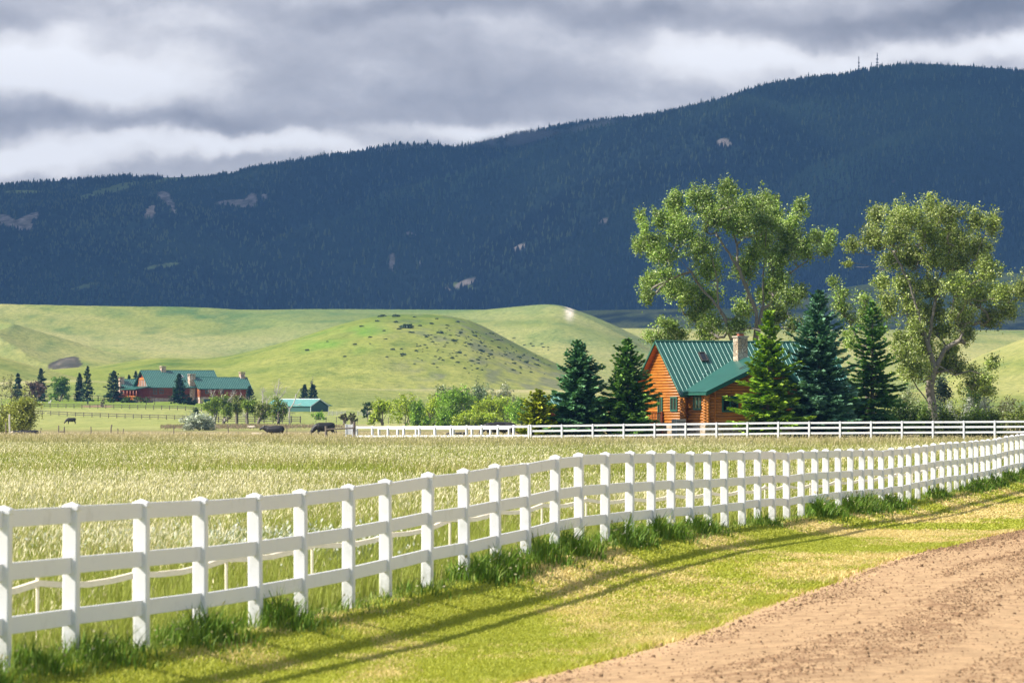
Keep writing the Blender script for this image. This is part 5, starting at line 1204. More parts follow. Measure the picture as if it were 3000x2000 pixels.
def stonemat(name, base, mortar, sc=2.6):
    m = bpy.data.materials.new(name); m.use_nodes = True; t = NT(m.node_tree); p = t.n['Principled BSDF']; tc = t.add('ShaderNodeTexCoord')
    v = t.mapping(tc.outputs['Object'], (1, 1, 1.25)); vo = t.add('ShaderNodeTexVoronoi', feature='F1', distance='CHEBYCHEV'); t.put(vo.inputs['Vector'], v); vo.inputs['Scale'].default_value = sc
    ve = t.add('ShaderNodeTexVoronoi', feature='DISTANCE_TO_EDGE'); t.put(ve.inputs['Vector'], v); ve.inputs['Scale'].default_value = sc
    sp = t.add('ShaderNodeSeparateXYZ'); t.l.new(vo.outputs['Color'], sp.inputs[0]); b = tuple(base)
    c = t.ramp(sp.outputs[0], [(0, tuple(x * .6 for x in b)), (.4, (b[0], b[1] * .86, b[2] * .72)), (.7, b), (1, tuple(min(1, x * 1.35) for x in b))])
    c = t.mix(1, c, t.ramp(t.noise(tc.outputs['Object'], 9, 4, .6), [(.3, (.8, .8, .8)), (.7, (1.15, 1.15, 1.15))]), 'MULTIPLY')
    c = t.mix(t.mapr(ve.outputs[0], .02, .06, 1, 0), c, mortar)
    t.l.new(c, p.inputs['Base Color']); p.inputs['Roughness'].default_value = .9
    bn = t.add('ShaderNodeBump'); bn.inputs['Strength'].default_value = .6; bn.inputs['Distance'].default_value = .05; t.l.new(t.mapr(ve.outputs[0], 0, .1), bn.inputs['Height']); t.l.new(bn.outputs[0], p.inputs['Normal']); return m
def roofmat(name, base, rough=.38):
    m = bpy.data.materials.new(name); m.use_nodes = True; t = NT(m.node_tree); p = t.n['Principled BSDF']; tc = t.add('ShaderNodeTexCoord')
    b = tuple(base); c = t.ramp(t.noise(tc.outputs['Object'], .9, 6, .65), [(.3, tuple(x * .84 for x in b)), (.7, tuple(x * 1.14 for x in b))])
    t.l.new(c, p.inputs['Base Color']); p.inputs['Roughness'].default_value = rough; p.inputs['Specular IOR Level'].default_value = .5; return m
M_LOG = logmat('varnished_logs', (.44, .16, .018)); M_LOGR = logmat('red_logs', (.26, .052, .012)); M_ENDS = mat('log_ends', (.62, .30, .07), .5, .3, 9)
M_SOF = mat('soffit_boards', (.50, .17, .03), .5, .3, 3, stretch=(.3, 4, 1)); M_ROOF = roofmat('green_metal_roof', (.018, .095, .075)); M_SEAM = plain('roof_seam_glint', (.24, .42, .37), .3, .6); M_TRIM = plain('green_trim', (.02, .11, .075), .5)  # seams coloured paler than the roof metal to paint their glint
M_FOUND = stonemat('foundation_stone', (.42, .36, .28), (.5, .47, .42), 2.4); M_CHIM = stonemat('chimney_stone', (.46, .39, .29), (.12, .10, .08), 2.5); M_REDST = stonemat('red_stone', (.56, .42, .34), (.3, .22, .18), 1.5)
M_GLASS = plain('window_glass', (.012, .016, .018), .06, .8); M_FRAME = plain('window_trim', (.022, .12, .085), .5); M_DKF = plain('dark_frame', (.05, .045, .04), .5); M_DECK = mat('deck_wood', (.26, .07, .025), .7, .3, 6)
M_CHINK = plain('shade_gap', (.10, .035, .008), .9)

def logs_x(b, x0, x1, y, z0, z1, r=.125, pitch=.235, clip=None, ext=.3):
    z = z0 + pitch / 2
    while z < z1 - .02:
        a, c = (x0 - ext, x1 + ext)
        if clip:
            q = clip(z)
            if q is None: z += pitch; continue
            a, c = max(a, q[0]), min(c, q[1])
        if c - a > .2: b.tube([(a, y, z), ((a + c) / 2, y, z + random.uniform(-.008, .008)), (c, y, z)], r, 10)
        z += pitch
def logs_y(b, x, y0, y1, z0, z1, r=.125, pitch=.235, clip=None, ext=.3, off=0):
    z = z0 + pitch / 2 + off
    while z < z1 - .02:
        a, c = (y0 - ext, y1 + ext)
        if clip:
            q = clip(z)
            if q is None: z += pitch; continue
            a, c = max(a, q[0]), min(c, q[1])
        if c - a > .2: b.tube([(x, a, z), (x, (a + c) / 2, z + random.uniform(-.008, .008)), (x, c, z)], r, 10)
        z += pitch
def seam_run(b, e0, e1, r0, r1, step, w=.034, h=.045, k=1):
    """standing seams from eave edge e0-e1 up to ridge edge r0-r1"""
    e0, e1, r0, r1 = map(Vector, (e0, e1, r0, r1)); n = max(1, round((e1 - e0).length / step)); nr = (e1 - e0).cross(r0 - e0).normalized()
    if nr.z < 0: nr = -nr
    b.k = k
    for i in range(n + 1):
        f_ = (i + .02) / (n + .04); a = e0.lerp(e1, f_); c = r0.lerp(r1, f_); s = (e1 - e0).normalized() * w / 2; u = nr * h
        b.raw([a - s, a + s, a + s * .5 + u, a - s * .5 + u, c - s, c + s, c + s * .5 + u, c - s * .5 + u], [(0, 1, 2, 3), (7, 6, 5, 4), (1, 5, 6, 2), (3, 2, 6, 7), (0, 3, 7, 4)])
    b.k = 0
def gable_roof(name, parent, xa, xb, yc, hw, ze, zr, step=.43, th=.14, m_=None, ridge=True):
    b = MB()
    b.quadslab((xa, yc - hw, ze), (xb, yc - hw, ze), (xb, yc, zr), (xa, yc, zr), th)
    b.quadslab((xb, yc + hw, ze), (xa, yc + hw, ze), (xa, yc, zr), (xb, yc, zr), th)
    seam_run(b, (xa, yc - hw, ze), (xb, yc - hw, ze), (xa, yc, zr), (xb, yc, zr), step)
    if ridge:
        b.k = 2; b.tube([(xa - .01, yc, zr + .01), (xb + .01, yc, zr + .01)], .09, 6); b.k = 0
        for yy_ in (-1, 1):
            b.k = 2; b.quadslab((xa - .012, yc + yy_ * (hw + .012), ze - .20), (xa - .012, yc + yy_ * (hw + .012), ze + .02), (xa - .012, yc, zr + .03), (xa - .012, yc, zr - .19), .05); b.k = 0
            b.k = 2; b.quadslab((xb + .012, yc + yy_ * (hw + .012), ze - .20), (xb + .012, yc + yy_ * (hw + .012), ze + .02), (xb + .012, yc, zr + .03), (xb + .012, yc, zr - .19), -.05); b.k = 0
        b.k = 2; b.box(xa, xb, yc - hw - .07, yc - hw - .004, ze - .17, ze + .0); b.k = 0
    return b.build(name, m_ or [M_ROOF, M_SEAM, M_TRIM], parent)
def win_on_x(parent, x, y0, y1, z0, z1, name='window', panes=2, m_f=None, fw=.11):
    """window in a wall whose outside faces -x"""
    b = MB(); b.box(x - .20, x - .06, y0, y1, z0, z0 + fw * 1.2); b.box(x - .20, x - .06, y0, y1, z1 - fw, z1); b.box(x - .198, x - .062, y0, y0 + fw, z0 + fw * 1.2, z1 - fw); b.box(x - .198, x - .062, y1 - fw, y1, z0 + fw * 1.2, z1 - fw)
    for k in range(1, panes): ym = y0 + (y1 - y0) * k / panes; b.box(x - .19, x - .07, ym - fw / 2.4, ym + fw / 2.4, z0 + fw * 1.2, z1 - fw)
    f_ = b.build(name, m_f or M_FRAME, parent); g = MB(); g.box(x - .15, x - .10, y0 + fw * .5, y1 - fw * .5, z0 + fw * .5, z1 - fw * .5); g.build('pane', M_GLASS, f_); return f_
def win_on_y(parent, y, x0, x1, z0, z1, name='window', panes=2, m_f=None, fw=.11):
    """window in a wall whose outside faces -y"""
    b = MB(); b.box(x0, x1, y - .20, y - .06, z0, z0 + fw * 1.2); b.box(x0, x1, y - .20, y - .06, z1 - fw * 1.4, z1); b.box(x0, x0 + fw, y - .198, y - .062, z0 + fw * 1.2, z1 - fw * 1.4); b.box(x1 - fw, x1, y - .198, y - .062, z0 + fw * 1.2, z1 - fw * 1.4)
    for k in range(1, panes): xm = x0 + (x1 - x0) * k / panes; b.box(xm - fw / 2.4, xm + fw / 2.4, y - .19, y - .07, z0 + fw * 1.2, z1 - fw * 1.4)
    f_ = b.build(name, m_f or M_FRAME, parent); g = MB(); g.box(x0 + fw * .5, x1 - fw * .5, y - .15, y - .10, z0 + fw * .5, z1 - fw * .5); g.build('pane', M_GLASS, f_); return f_

# ---------------------------------------------------------------- the log house
random.seed(11)
HD = 447.0; AL = R(25)
H = empty('log_house', ((1938 - 1500) / F * HD, HD, 0), AL); tag(H, 'golden log house with green standing-seam roof and stone chimney', 'house')
ZE, ZR, HW, ZB = 3.2, 7.72, 4.7, .85; SL = (ZR - ZE) / HW
W1 = 4.1; XR = 15.4
def clip_main(z): q = (ZR - .30 - z) / SL; return (-q, q) if q > .15 else None
b = MB(); logs_y(b, 0, -W1, W1, ZB, ZR - .4, clip=lambda z: clip_main(z) if z > ZE - .2 else (-W1 - .3, W1 + .3)); b.k = 1; b.prism([(-W1, ZB), (W1, ZB), (W1, ZE), (0, ZR - .5), (-W1, ZE)], 'x', .02, .10); b.k = 0
b.build('wall', [M_LOG, M_CHINK], H, smooth=True)['label'] = 'sunlit gable wall of stacked logs'
b = MB(); logs_x(b, 0, XR, -W1, ZB, ZE, off=0) if False else logs_x(b, 0, XR, -W1, ZB - .1, ZE + .1); b.build('wall', M_LOG, H, smooth=True)
b = MB(); logs_y(b, XR, -W1, W1, ZB, ZR - .4, clip=lambda z: clip_main(z) if z > ZE - .2 else (-W1 - .3, W1 + .3)); b.build('wall', M_LOG, H, smooth=True)
b = MB(); logs_x(b, 0, XR, W1, ZB - .1, ZE + .1); b.build('wall', M_LOG, H, smooth=True)
# wing
WX0, WX1, WXA, WY, WZ, RY = .4, 9.3, 6.3, -7.6, 6.25, -8.7
ZW = 3.35; SLL = (WZ - ZW) / (WXA + .2); SLR = .96
b = MB(); logs_y(b, WX0, WY, -W1, ZB, ZE + .15, ext=.3, off=.0); b.k = 1; b.box(WX0 + .02, WX0 + .1, WY, -W1, ZB, ZE + .1); b.k = 0
b.build('wall', [M_LOG, M_CHINK], H, smooth=True)
def clip_w(z):
    if z < ZW - .25: return (WX0 - .3, WX1 + .3)
    l = -.2 + (z + .28 - ZW) / SLL; r = WXA + (WZ - .25 - z) / SLR
    return (max(WX0 - .3, l), min(WX1 + .3, r)) if r > l else None
b = MB(); logs_x(b, WX0, WX1, WY, ZB - .1, WZ, clip=clip_w); b.k = 1; b.prism([(WX0, ZB), (WX1, ZB), (WX1, ZW - .1), (WXA, WZ - .3), (WX0, ZW)], 'y', WY + .02, WY + .1); b.k = 0
b.build('wall', [M_LOG, M_CHINK], H, smooth=True)['label'] = 'shaded front wall of the wing'
b = MB(); logs_y(b, WX1, WY, -W1, ZB, ZE + .1); b.build('wall', M_LOG, H, smooth=True)
# foundation
b = MB(); b.box(.02, XR, -W1 + .02, W1, -.9, ZB - .01); b.box(WX0 + .02, WX1, WY + .02, -W1, -.9, ZB - .02); b.box(WX0 - .35, WX0 + 1.1, WY - .35, WY + .6, -.9, ZB - .16); b.build('foundation', M_FOUND, H)
b = MB(); b.box(WX0 - .2, WX1 + .2, WY - .24, WY - .13, ZB - .16, ZB - .0); b.build('base_trim', M_TRIM, H)
# roofs
rf = gable_roof('roof', H, -.6, 16.0, 0, HW, ZE, ZR, .43); rf['label'] = 'steep main roof of green metal'
b = MB(); yl_ = lambda z: -(ZR - z) / SL
b.quadslab((-.2, RY, ZW), (WXA, RY, WZ), (WXA, yl_(WZ) + .05, WZ), (-.2, yl_(ZW) + .05, ZW), -.14)
xr_ = WXA + (WZ - ZW + .2) / SLR
b.quadslab((WXA, RY, WZ), (xr_, RY, ZW - .2), (xr_, yl_(ZW - .2) + .05, ZW - .2), (WXA, yl_(WZ) + .05, WZ), -.14)
seam_run(b, (-.2, RY + .02, ZW + .0), (-.2, yl_(ZW), ZW), (WXA, RY + .02, WZ), (WXA, yl_(WZ), WZ), .34, w=.05, h=.05)
b.k = 2; b.tube([(WXA, RY - .01, WZ + .03), (WXA, yl_(WZ), WZ + .03)], .08, 6)
b.quadslab((-.22, RY - .015, ZW - .22), (WXA, RY - .015, WZ - .22), (WXA, RY - .015, WZ + .03), (-.22, RY - .015, ZW + .03), .05)
b.quadslab((WXA, RY - .015, WZ - .22), (xr_, RY - .015, ZW - .42), (xr_, RY - .015, ZW - .17), (WXA, RY - .015, WZ + .03), .05)
b.box(-.28, -.204, RY, yl_(ZW), ZW - .15, ZW + .0); b.k = 0
wr = b.build('roof', [M_ROOF, M_SEAM, M_TRIM], H); wr['label'] = 'shallow green roof over the wing'
# soffits and gable overhang boards
b = MB()
for sg in (-1, 1): b.quadslab((-.55, sg * (HW - .06), ZE - .20), (.0, sg * (HW - .06), ZE - .20), (.0, 0, ZR - .22), (-.55, 0, ZR - .22), .03 * sg)
b.build('soffit', M_SOF, H)
b = MB()
for yy_, zz_ in ((0, ZR - .42), (-2.3, ZR - .42 - 2.3 * SL), (2.3, ZR - .42 - 2.3 * SL)): b.tube([(-.5, yy_, zz_), (.2, yy_, zz_)], .13, 8)
b.build('purlin', M_LOG, H, smooth=True)
# chimney
b = MB(); cx_, cy_ = 6.0, -2.75; b.box(cx_ - .42, cx_ + .5, cy_ - .42, cy_ + .45, 3.9, 8.05)
ch = b.build('chimney', M_CHIM, H); b = MB(); b.box(cx_ - .50, cx_ + .58, cy_ - .50, cy_ + .53, 8.052, 8.18); b.build('chimney_cap', mat('cap_stone', (.38, .33, .26), .9), ch)
b = MB(); b.box(cx_ - .2, cx_ + .24, cy_ - .2, cy_ + .2, 8.182, 8.34); b.build('flue', plain('flue_clay', (.33, .10, .06), .8), ch)
b = MB(); b.box(cx_ - .28, cx_ + .32, cy_ - .26, cy_ + .26, 8.42, 8.46); [b.box(cx_ + sx, cx_ + sx + .03, cy_ + sy, cy_ + sy + .03, 8.34, 8.42) for sx in (-.2, .2) for sy in (-.2, .17)]; b.build('flue_cover', plain('flue_lid', (.2, .19, .18), .5), ch)
b = MB(); b.prism([(cx_ - .5, 5.6), (cx_ + .62, 5.4), (cx_ + .62, 6.3), (cx_ - .5, 5.95)], 'y', cy_ - .52, cy_ - .44); b.build('flashing', M_TRIM, H)
# skylights
def skylight(parent, o_, ux, uy, w, l, m_=M_DKF):
    o_, ux, uy = map(Vector, (o_, ux, uy)); ux.normalize(); uy.normalize(); nz_ = ux.cross(uy).normalized()
    if nz_.z < 0: nz_ = -nz_
    M_ = Matrix((ux, uy, nz_)).transposed().to_4x4(); M_.translation = o_
    b = MB(); 
    for a in ((-w / 2, w / 2, -l / 2, -l / 2 + .09), (-w / 2, w / 2, l / 2 - .09, l / 2), (-w / 2, -w / 2 + .08, -l / 2 + .09, l / 2 - .09), (w / 2 - .08, w / 2, -l / 2 + .09, l / 2 - .09)): b.box(*a, .0, .17, M=M_)
    f_ = b.build('skylight', m_, parent); g = MB(); g.box(-w / 2 + .04, w / 2 - .04, -l / 2 + .05, l / 2 - .05, .08, .12, M=M_); g.build('pane', M_GLASS, f_)
zs = ZR - 1.35; skylight(H, (3.2, yl_(zs), zs), (1, 0, 0), (0, 1, SL), .62, 1.05)
skylight(H, (4.6, -6.7, ZW + SLL * 4.8), (0, 1, 0), (1, 0, SLL), .7, 1.15)
b = MB()
for r_ in range(2):
    for k in range(5):
        x_ = 1.15 + k * .43 + r_ * .0; z_ = ZE + .35 + k * .30 + r_ * .42; b.box(x_ - .05, x_ + .05, yl_(z_) - .03, yl_(z_) + .03, z_ + .02, z_ + .13)
for r_ in range(4):
    for k in range(8): y_ = RY + .7 + k * .34; x_ = .2 + r_ * .62; zq = ZW + SLL * (x_ + .2); b.box(x_ - .03, x_ + .03, y_ - .04, y_ + .04, zq + .02, zq + .09)
b.build('snow_guards', plain('clear_guard', (.62, .72, .70), .3), H)
# windows and door
win_on_x(H, 0, -3.25, -1.97, 1.86, 3.08); win_on_x(H, WX0, -6.78, -5.43, 1.97, 3.13)
win_on_y(H, WY, 1.72, 3.22, 1.78, 3.1); win_on_y(H, WY, 3.8, 5.0, 1.78, 3.1)
d_ = win_on_x(H, 0, -.5, .38, ZB, 3.05, 'door', 1, fw=.13)
b = MB(); b.tube([(-.22, -.42, 1.85), (-.26, -.42, 1.85)], .035, 6); b.build('handle', M_DKF, d_)
b = MB(); b.box(-.34, -.14, .72, .86, 2.85, 3.05); b.box(-.28, -.13, .76, .82, 3.05, 3.12); b.build('wall_lamp', M_DKF, H)
# corner posts / log ends
b = MB()
for x_, y_ in ((WX0, WY),):
    b.box(x_ + .62, x_ + .74, y_ - .2, y_ - .12, ZB, ZW + .25)
b.build('corner_post', M_SOF, H)
# deck with railing
dk = MB(); dk.box(-5.2, -.16, -.6, 5, ZB - .22, ZB - .04); dk.build('deck', M_DECK, H)
b = MB(); b.box(-5.2, -.16, -.62, -.55, ZB + .82, ZB + .90); b.box(-5.2, -.16, -.62, -.55, ZB + .05, ZB + .11)
for k in range(34): x_ = -5.15 + k * .148; b.box(x_, x_ + .05, -.61, -.56, ZB + .11, ZB + .82)
for x_ in (-5.2, -3.5, -1.8, -.30): b.box(x_, x_ + .12, -.66, -.50, -.6, ZB + .98)
b.build('railing', M_DECK, H)
b = MB(); b.box(-5.1, -.3, -.5, -.4, -.5, ZB - .25); b.build('deck_skirt', M_DKF, H)
# air conditioner
ac = empty('air_conditioner', (0, 0, 0)); ac.location = H.matrix_basis @ Vector((-.8, -5.9, 0)) if False else (H.location.x + math.cos(AL) * -1.1 - math.sin(AL) * -5.4, H.location.y + math.sin(AL) * -1.1 + math.cos(AL) * -5.4, -.2); ac.rotation_euler = (0, 0, AL)
tag(ac, 'pale grey air conditioner box at the corner of the log house', 'air conditioner')
M_AC = plain('ac_grey', (.42, .44, .42), .5); M_ACD = plain('ac_grille', (.12, .12, .12), .6)
b = MB(); b.box(-.45, .45, -.45, .45, -.3, 1.42); b.build('casing', M_AC, ac, bevel=.03)
b = MB(); [b.box(-.38 + k * .1, -.34 + k * .1, -.475, -.453, .1, 1.3) for k in range(8)]; b.build('grille', M_ACD, ac)
# shed by the golden spruce
cb = empty('garden_cabin', ((1622 - 1500) / F * 462, 462, -.3), R(18)); tag(cb, 'small log cabin with teal roof peeking between the golden and the dark spruce', 'cabin')
gable_roof('roof', cb, -1.6, 3.8, 0, 1.9, 2.15 + .45, 3.0 + .45, .4)
b = MB(); logs_x(b, -1.2, 3.4, -1.5, 0, 2.5); logs_y(b, -1.2, -1.5, 1.5, 0, 3.0, clip=lambda z: (-1.8, 1.8) if z < 2.5 else (-.9, .9)); b.build('wall', M_LOGR, cb, smooth=True)
b = MB(); b.box(-2.6, 3.0, -2.9, -1.75, .25, .42); [b.box(-2.6 + k * .2, -2.54 + k * .2, -2.9, -2.84, .42, 1.1) for k in range(28)]; b.box(-2.6, 3.0, -2.9, -2.84, 1.1, 1.18); b.build('porch', M_DECK, cb)
# slatted garden gate right of the large spruce
b = MB(); [b.box(k * .17, k * .17 + .07, -.03, .03, 0, 1.35) for k in range(9)]; b.box(0, 1.45, .035, .08, .3, .42); b.box(0, 1.45, .035, .08, 1.0, 1.12)
simple('picket_gate', 'tan picket gate right of the large blue spruce', 'gate', b, mat('tan_wood', (.42, .34, .2), .8), (up(2492, 1240, 440)[0], 440, .1), rz_=R(4))

# ---------------------------------------------------------------- the lodge
LD = 1500.0
Lg = empty('log_lodge', ((420 - 1500) / F * LD, LD, 0), AL); tag(Lg, 'large dark red log lodge with long green roofs and stone chimneys', 'house')
def lodge_block(x0, x1, yc, hw, zb, ze, zr, oh=.9, oe=.7, stone=None, logm=M_LOGR, roofst=.55):
    sl = (zr - ze) / hw
    b = MB()
    logs_x(b, x0, x1, yc - hw + oe, zb, ze + .1, r=.2, pitch=.36); logs_x(b, x0, x1, yc + hw - oe, zb, ze, r=.2, pitch=.36); b.build('wall', logm, Lg, smooth=True)
    for x_ in (x0, x1):
        b = MB(); logs_y(b, x_, yc - hw + oe, yc + hw - oe, zb, zr - .5, r=.2, pitch=.36, clip=lambda z: (yc - (zr - .45 - z) / sl, yc + (zr - .45 - z) / sl) if z > ze - .3 else (yc - hw + .3, yc + hw - .3)); b.build('wall', logm, Lg, smooth=True)
    rf = gable_roof('roof', Lg, x0 - oh, x1 + oh, yc, hw, ze, zr, roofst, .22)
    if stone is not None:
        b = MB(); b.box(x0 - .1, x1 + .1, yc - hw + oe - .1, yc + hw - oe + .1, stone, zb); b.build('foundation', M_REDST, Lg)
lodge_block(0, 20.5, 0, 6.2, 5.0, 8.0, 12.85, stone=2.0)
lodge_block(13.9, 28.6, -5.0, 3.9, 5.3, 7.65, 10.9, stone=.5)
lodge_block(-3.2, 5, 8.5, 3.2, 4.6, 8.0, 10.4, stone=2.5)
lodge_block(12.0, 18, -2.6, 2.6, 5.0, 7.75, 9.9, stone=2.0, oh=.5)
def lchim(x, y, zb, zt, w, lb, dp=None):
    dp = dp or w; b = MB(); b.box(x - w / 2, x + w / 2, y - dp / 2, y + dp / 2, zb, zt); c = b.build('chimney', M_REDST, Lg); c['label'] = lb
    b = MB(); b.box(x - w / 2 - .12, x + w / 2 + .12, y - dp / 2 - .12, y + dp / 2 + .12, zt + .42, zt + .62); [b.box(x + sx, x + sx + .24, y + sy, y + sy + .24, zt + .002, zt + .418) for sx in (-w / 2, -.12, w / 2 - .24) for sy in (-dp / 2, dp / 2 - .24)]; b.build('chimney_cap', M_REDST, c)
lchim(5.9, 0, 11.2, 13.4, 1.35, 'small stone chimney on the main ridge'); lchim(12.6, -5.0, 2.0, 11.2, 1.7, 'tall stone chimney before the right wing gable', 1.5); lchim(28.0, -4.8, 9.0, 11.8, 1.35, 'stone chimney at the far right ridge'); lchim(-3.9, 7.2, 2.5, 10.4, 1.3, 'left stone chimney')
# upper gable glazing
b = MB(); 
M_LITE = plain('pale_glazing', (.32, .33, .34), .15, .6); M_ORW = mat('orange_beam', (.50, .17, .04), .6)
g = MB(); g.prism([(-3.4, 8.3), (3.4, 8.3), (2.2, 10.2), (-2.2, 10.2)], 'x', -.28, -.22); gp = g.build('gable_window', M_LITE, Lg)
[b.box(-.42, -.29, y_, y_ + .32, 8.2, 10.3 - abs(y_) * .0) for y_ in (-2.5, -1.2, .0, 1.2, 2.3)]; b.box(-.42, -.285, -3.6, 3.6, 7.95, 8.3); b.box(-.42, -.285, -2.6, 2.6, 10.15, 10.75); b.build('frame', M_ORW, gp)
# porch
b = MB(); b.quadslab((-4.6, -6.0, 7.35), (-.2, -6.4, 8.15), (-.2, 6.2, 8.15), (-4.6, 6.0, 7.35), -.22); b.build('porch_roof', [M_ROOF], Lg)
for y_ in (-5.6, -3.2, -.8, 1.6, 4.2): 
    b = MB(); b.tube([(-4.2, y_, 4.4), (-4.2, y_, 7.3)], .17, 8); b.build('porch_post', M_LOGR, Lg, smooth=True)
b = MB(); b.box(-4.6, 0, -6, 6, 4.2, 4.7); b.box(-4.6, -4.4, -6, 6, 5.4, 5.6); [b.box(-4.56, -4.46, -6 + k * .5, -5.9 + k * .5, 4.7, 5.4) for k in range(24)]; b.build('porch', M_ORW, Lg)
b = MB(); b.box(-8.4, -4.7, 1.0, 5.0, 4.2, 4.6); b.box(-8.4, -8.25, 1.0, 5.0, 4.6, 5.9); b.box(-8.25, -4.7, 1.0, 1.15, 4.6, 5.9); b.build('deck', M_DECK, Lg)
for x0_, x1_, yw, z0_, z1_ in ((2.6, 3.9, -5.5, 6.2, 7.5), (6.7, 7.9, -5.5, 6.2, 7.6), (.7, 1.9, -5.5, 6.0, 7.6), (15.4, 16.4, -8.2, 6.2, 7.3), (20.1, 21.0, -8.2, 6.2, 7.3), (23.6, 24.6, -8.2, 6.2, 7.3)): win_on_y(Lg, yw, x0_, x1_, z0_, z1_, fw=.16, m_f=plain('lodge_frame', (.06, .10, .09), .5))
win_on_x(Lg, 13.9, -7.7, -6.6, 5.4, 7.4, fw=.16, m_f=M_ORW)
b = MB(); b.box(15.0, 17.7, -8.42, -8.32, 1.2, 4.7); b.build('garage_door', plain('garage_green', (.01, .07, .06), .5), Lg)
zs = 11.1; skylight(Lg, (10.6, -(12.85 - zs) / (4.85 / 6.2), zs), (1, 0, 0), (0, 1, .78), .9, 1.0, plain('pale_skylight', (.7, .72, .74), .4))
b = MB(); b.quadslab((10.2, -5.6, 5.3), (13.0, -5.6, 5.3), (13.0, -2.0, 6.3), (10.2, -2.0, 6.3), .2); b.build('entry_deck', M_ORW, Lg)

# ---------------------------------------------------------------- green metal shed
S = empty('metal_shed', up(910, 1217, 1400), R(-35)); S.location.z -= .1; tag(S, 'dark green metal shed with pale teal roof, right of the gnarled trees', 'shed')
M_SIDE = bpy.data.materials.new('green_siding'); M_SIDE.use_nodes = True; t = NT(M_SIDE.node_tree); p = t.n['Principled BSDF']; tc = t.add('ShaderNodeTexCoord')
wv = t.add('ShaderNodeTexWave', wave_type='BANDS', bands_direction='X'); t.put(wv.inputs['Vector'], tc.outputs['Object']); wv.inputs['Scale'].default_value = .9
t.l.new(t.ramp(wv.outputs[1], [(0, (.022, .085, .07)), (1, (.035, .12, .10))]), p.inputs['Base Color']); p.inputs['Roughness'].default_value = .6
LN, WD, EH, RH = 14.5, 7.6, 2.75, 4.45
b = MB(); b.prism([(0, 0), (WD, 0), (WD, EH), (WD / 2, RH - .1), (0, EH)], 'x', -LN, 0); b.build('wall', M_SIDE, S)
b = MB(); b.quadslab((-LN - .3, -.35, EH - .15), (.3, -.35, EH - .15), (.3, WD / 2, RH), (-LN - .3, WD / 2, RH), .12); b.quadslab((.3, WD + .35, EH - .15), (-LN - .3, WD + .35, EH - .15), (-LN - .3, WD / 2, RH), (.3, WD / 2, RH), .12)
seam_run(b, (-LN - .3, -.35, EH - .15), (.3, -.35, EH - .15), (-LN - .3, WD / 2, RH), (.3, WD / 2, RH), .9, .06, .06)
b.k = 2; b.tube([(-LN - .3, WD / 2, RH + .02), (.3, WD / 2, RH + .02)], .1, 5)
for y_ in (-.36, WD + .36): b.quadslab((.31, y_, EH - .34), (.31, y_, EH - .10), (.31, WD / 2, RH + .05), (.31, WD / 2, RH - .2), -.05)
b.build('roof', [roofmat('teal_roof', (.12, .32, .29), .45), M_SEAM, plain('white_flashing', (.72, .74, .74), .4)], S)
b = MB(); b.box(.01, .1, -.08, .08, 0, EH); b.box(.01, .1, WD - .08, WD + .08, 0, EH); b.build('corner_trim', plain('white_trim', (.7, .72, .72), .4), S)
b = MB(); b.quadslab((-5, WD, 3.2), (-.6, WD, 3.2), (-.6, WD + 2.8, 2.6), (-5, WD + 2.8, 2.6), -.15); b.build('lean_to_roof', roofmat('teal_lean_to', (.14, .38, .34), .45), S)

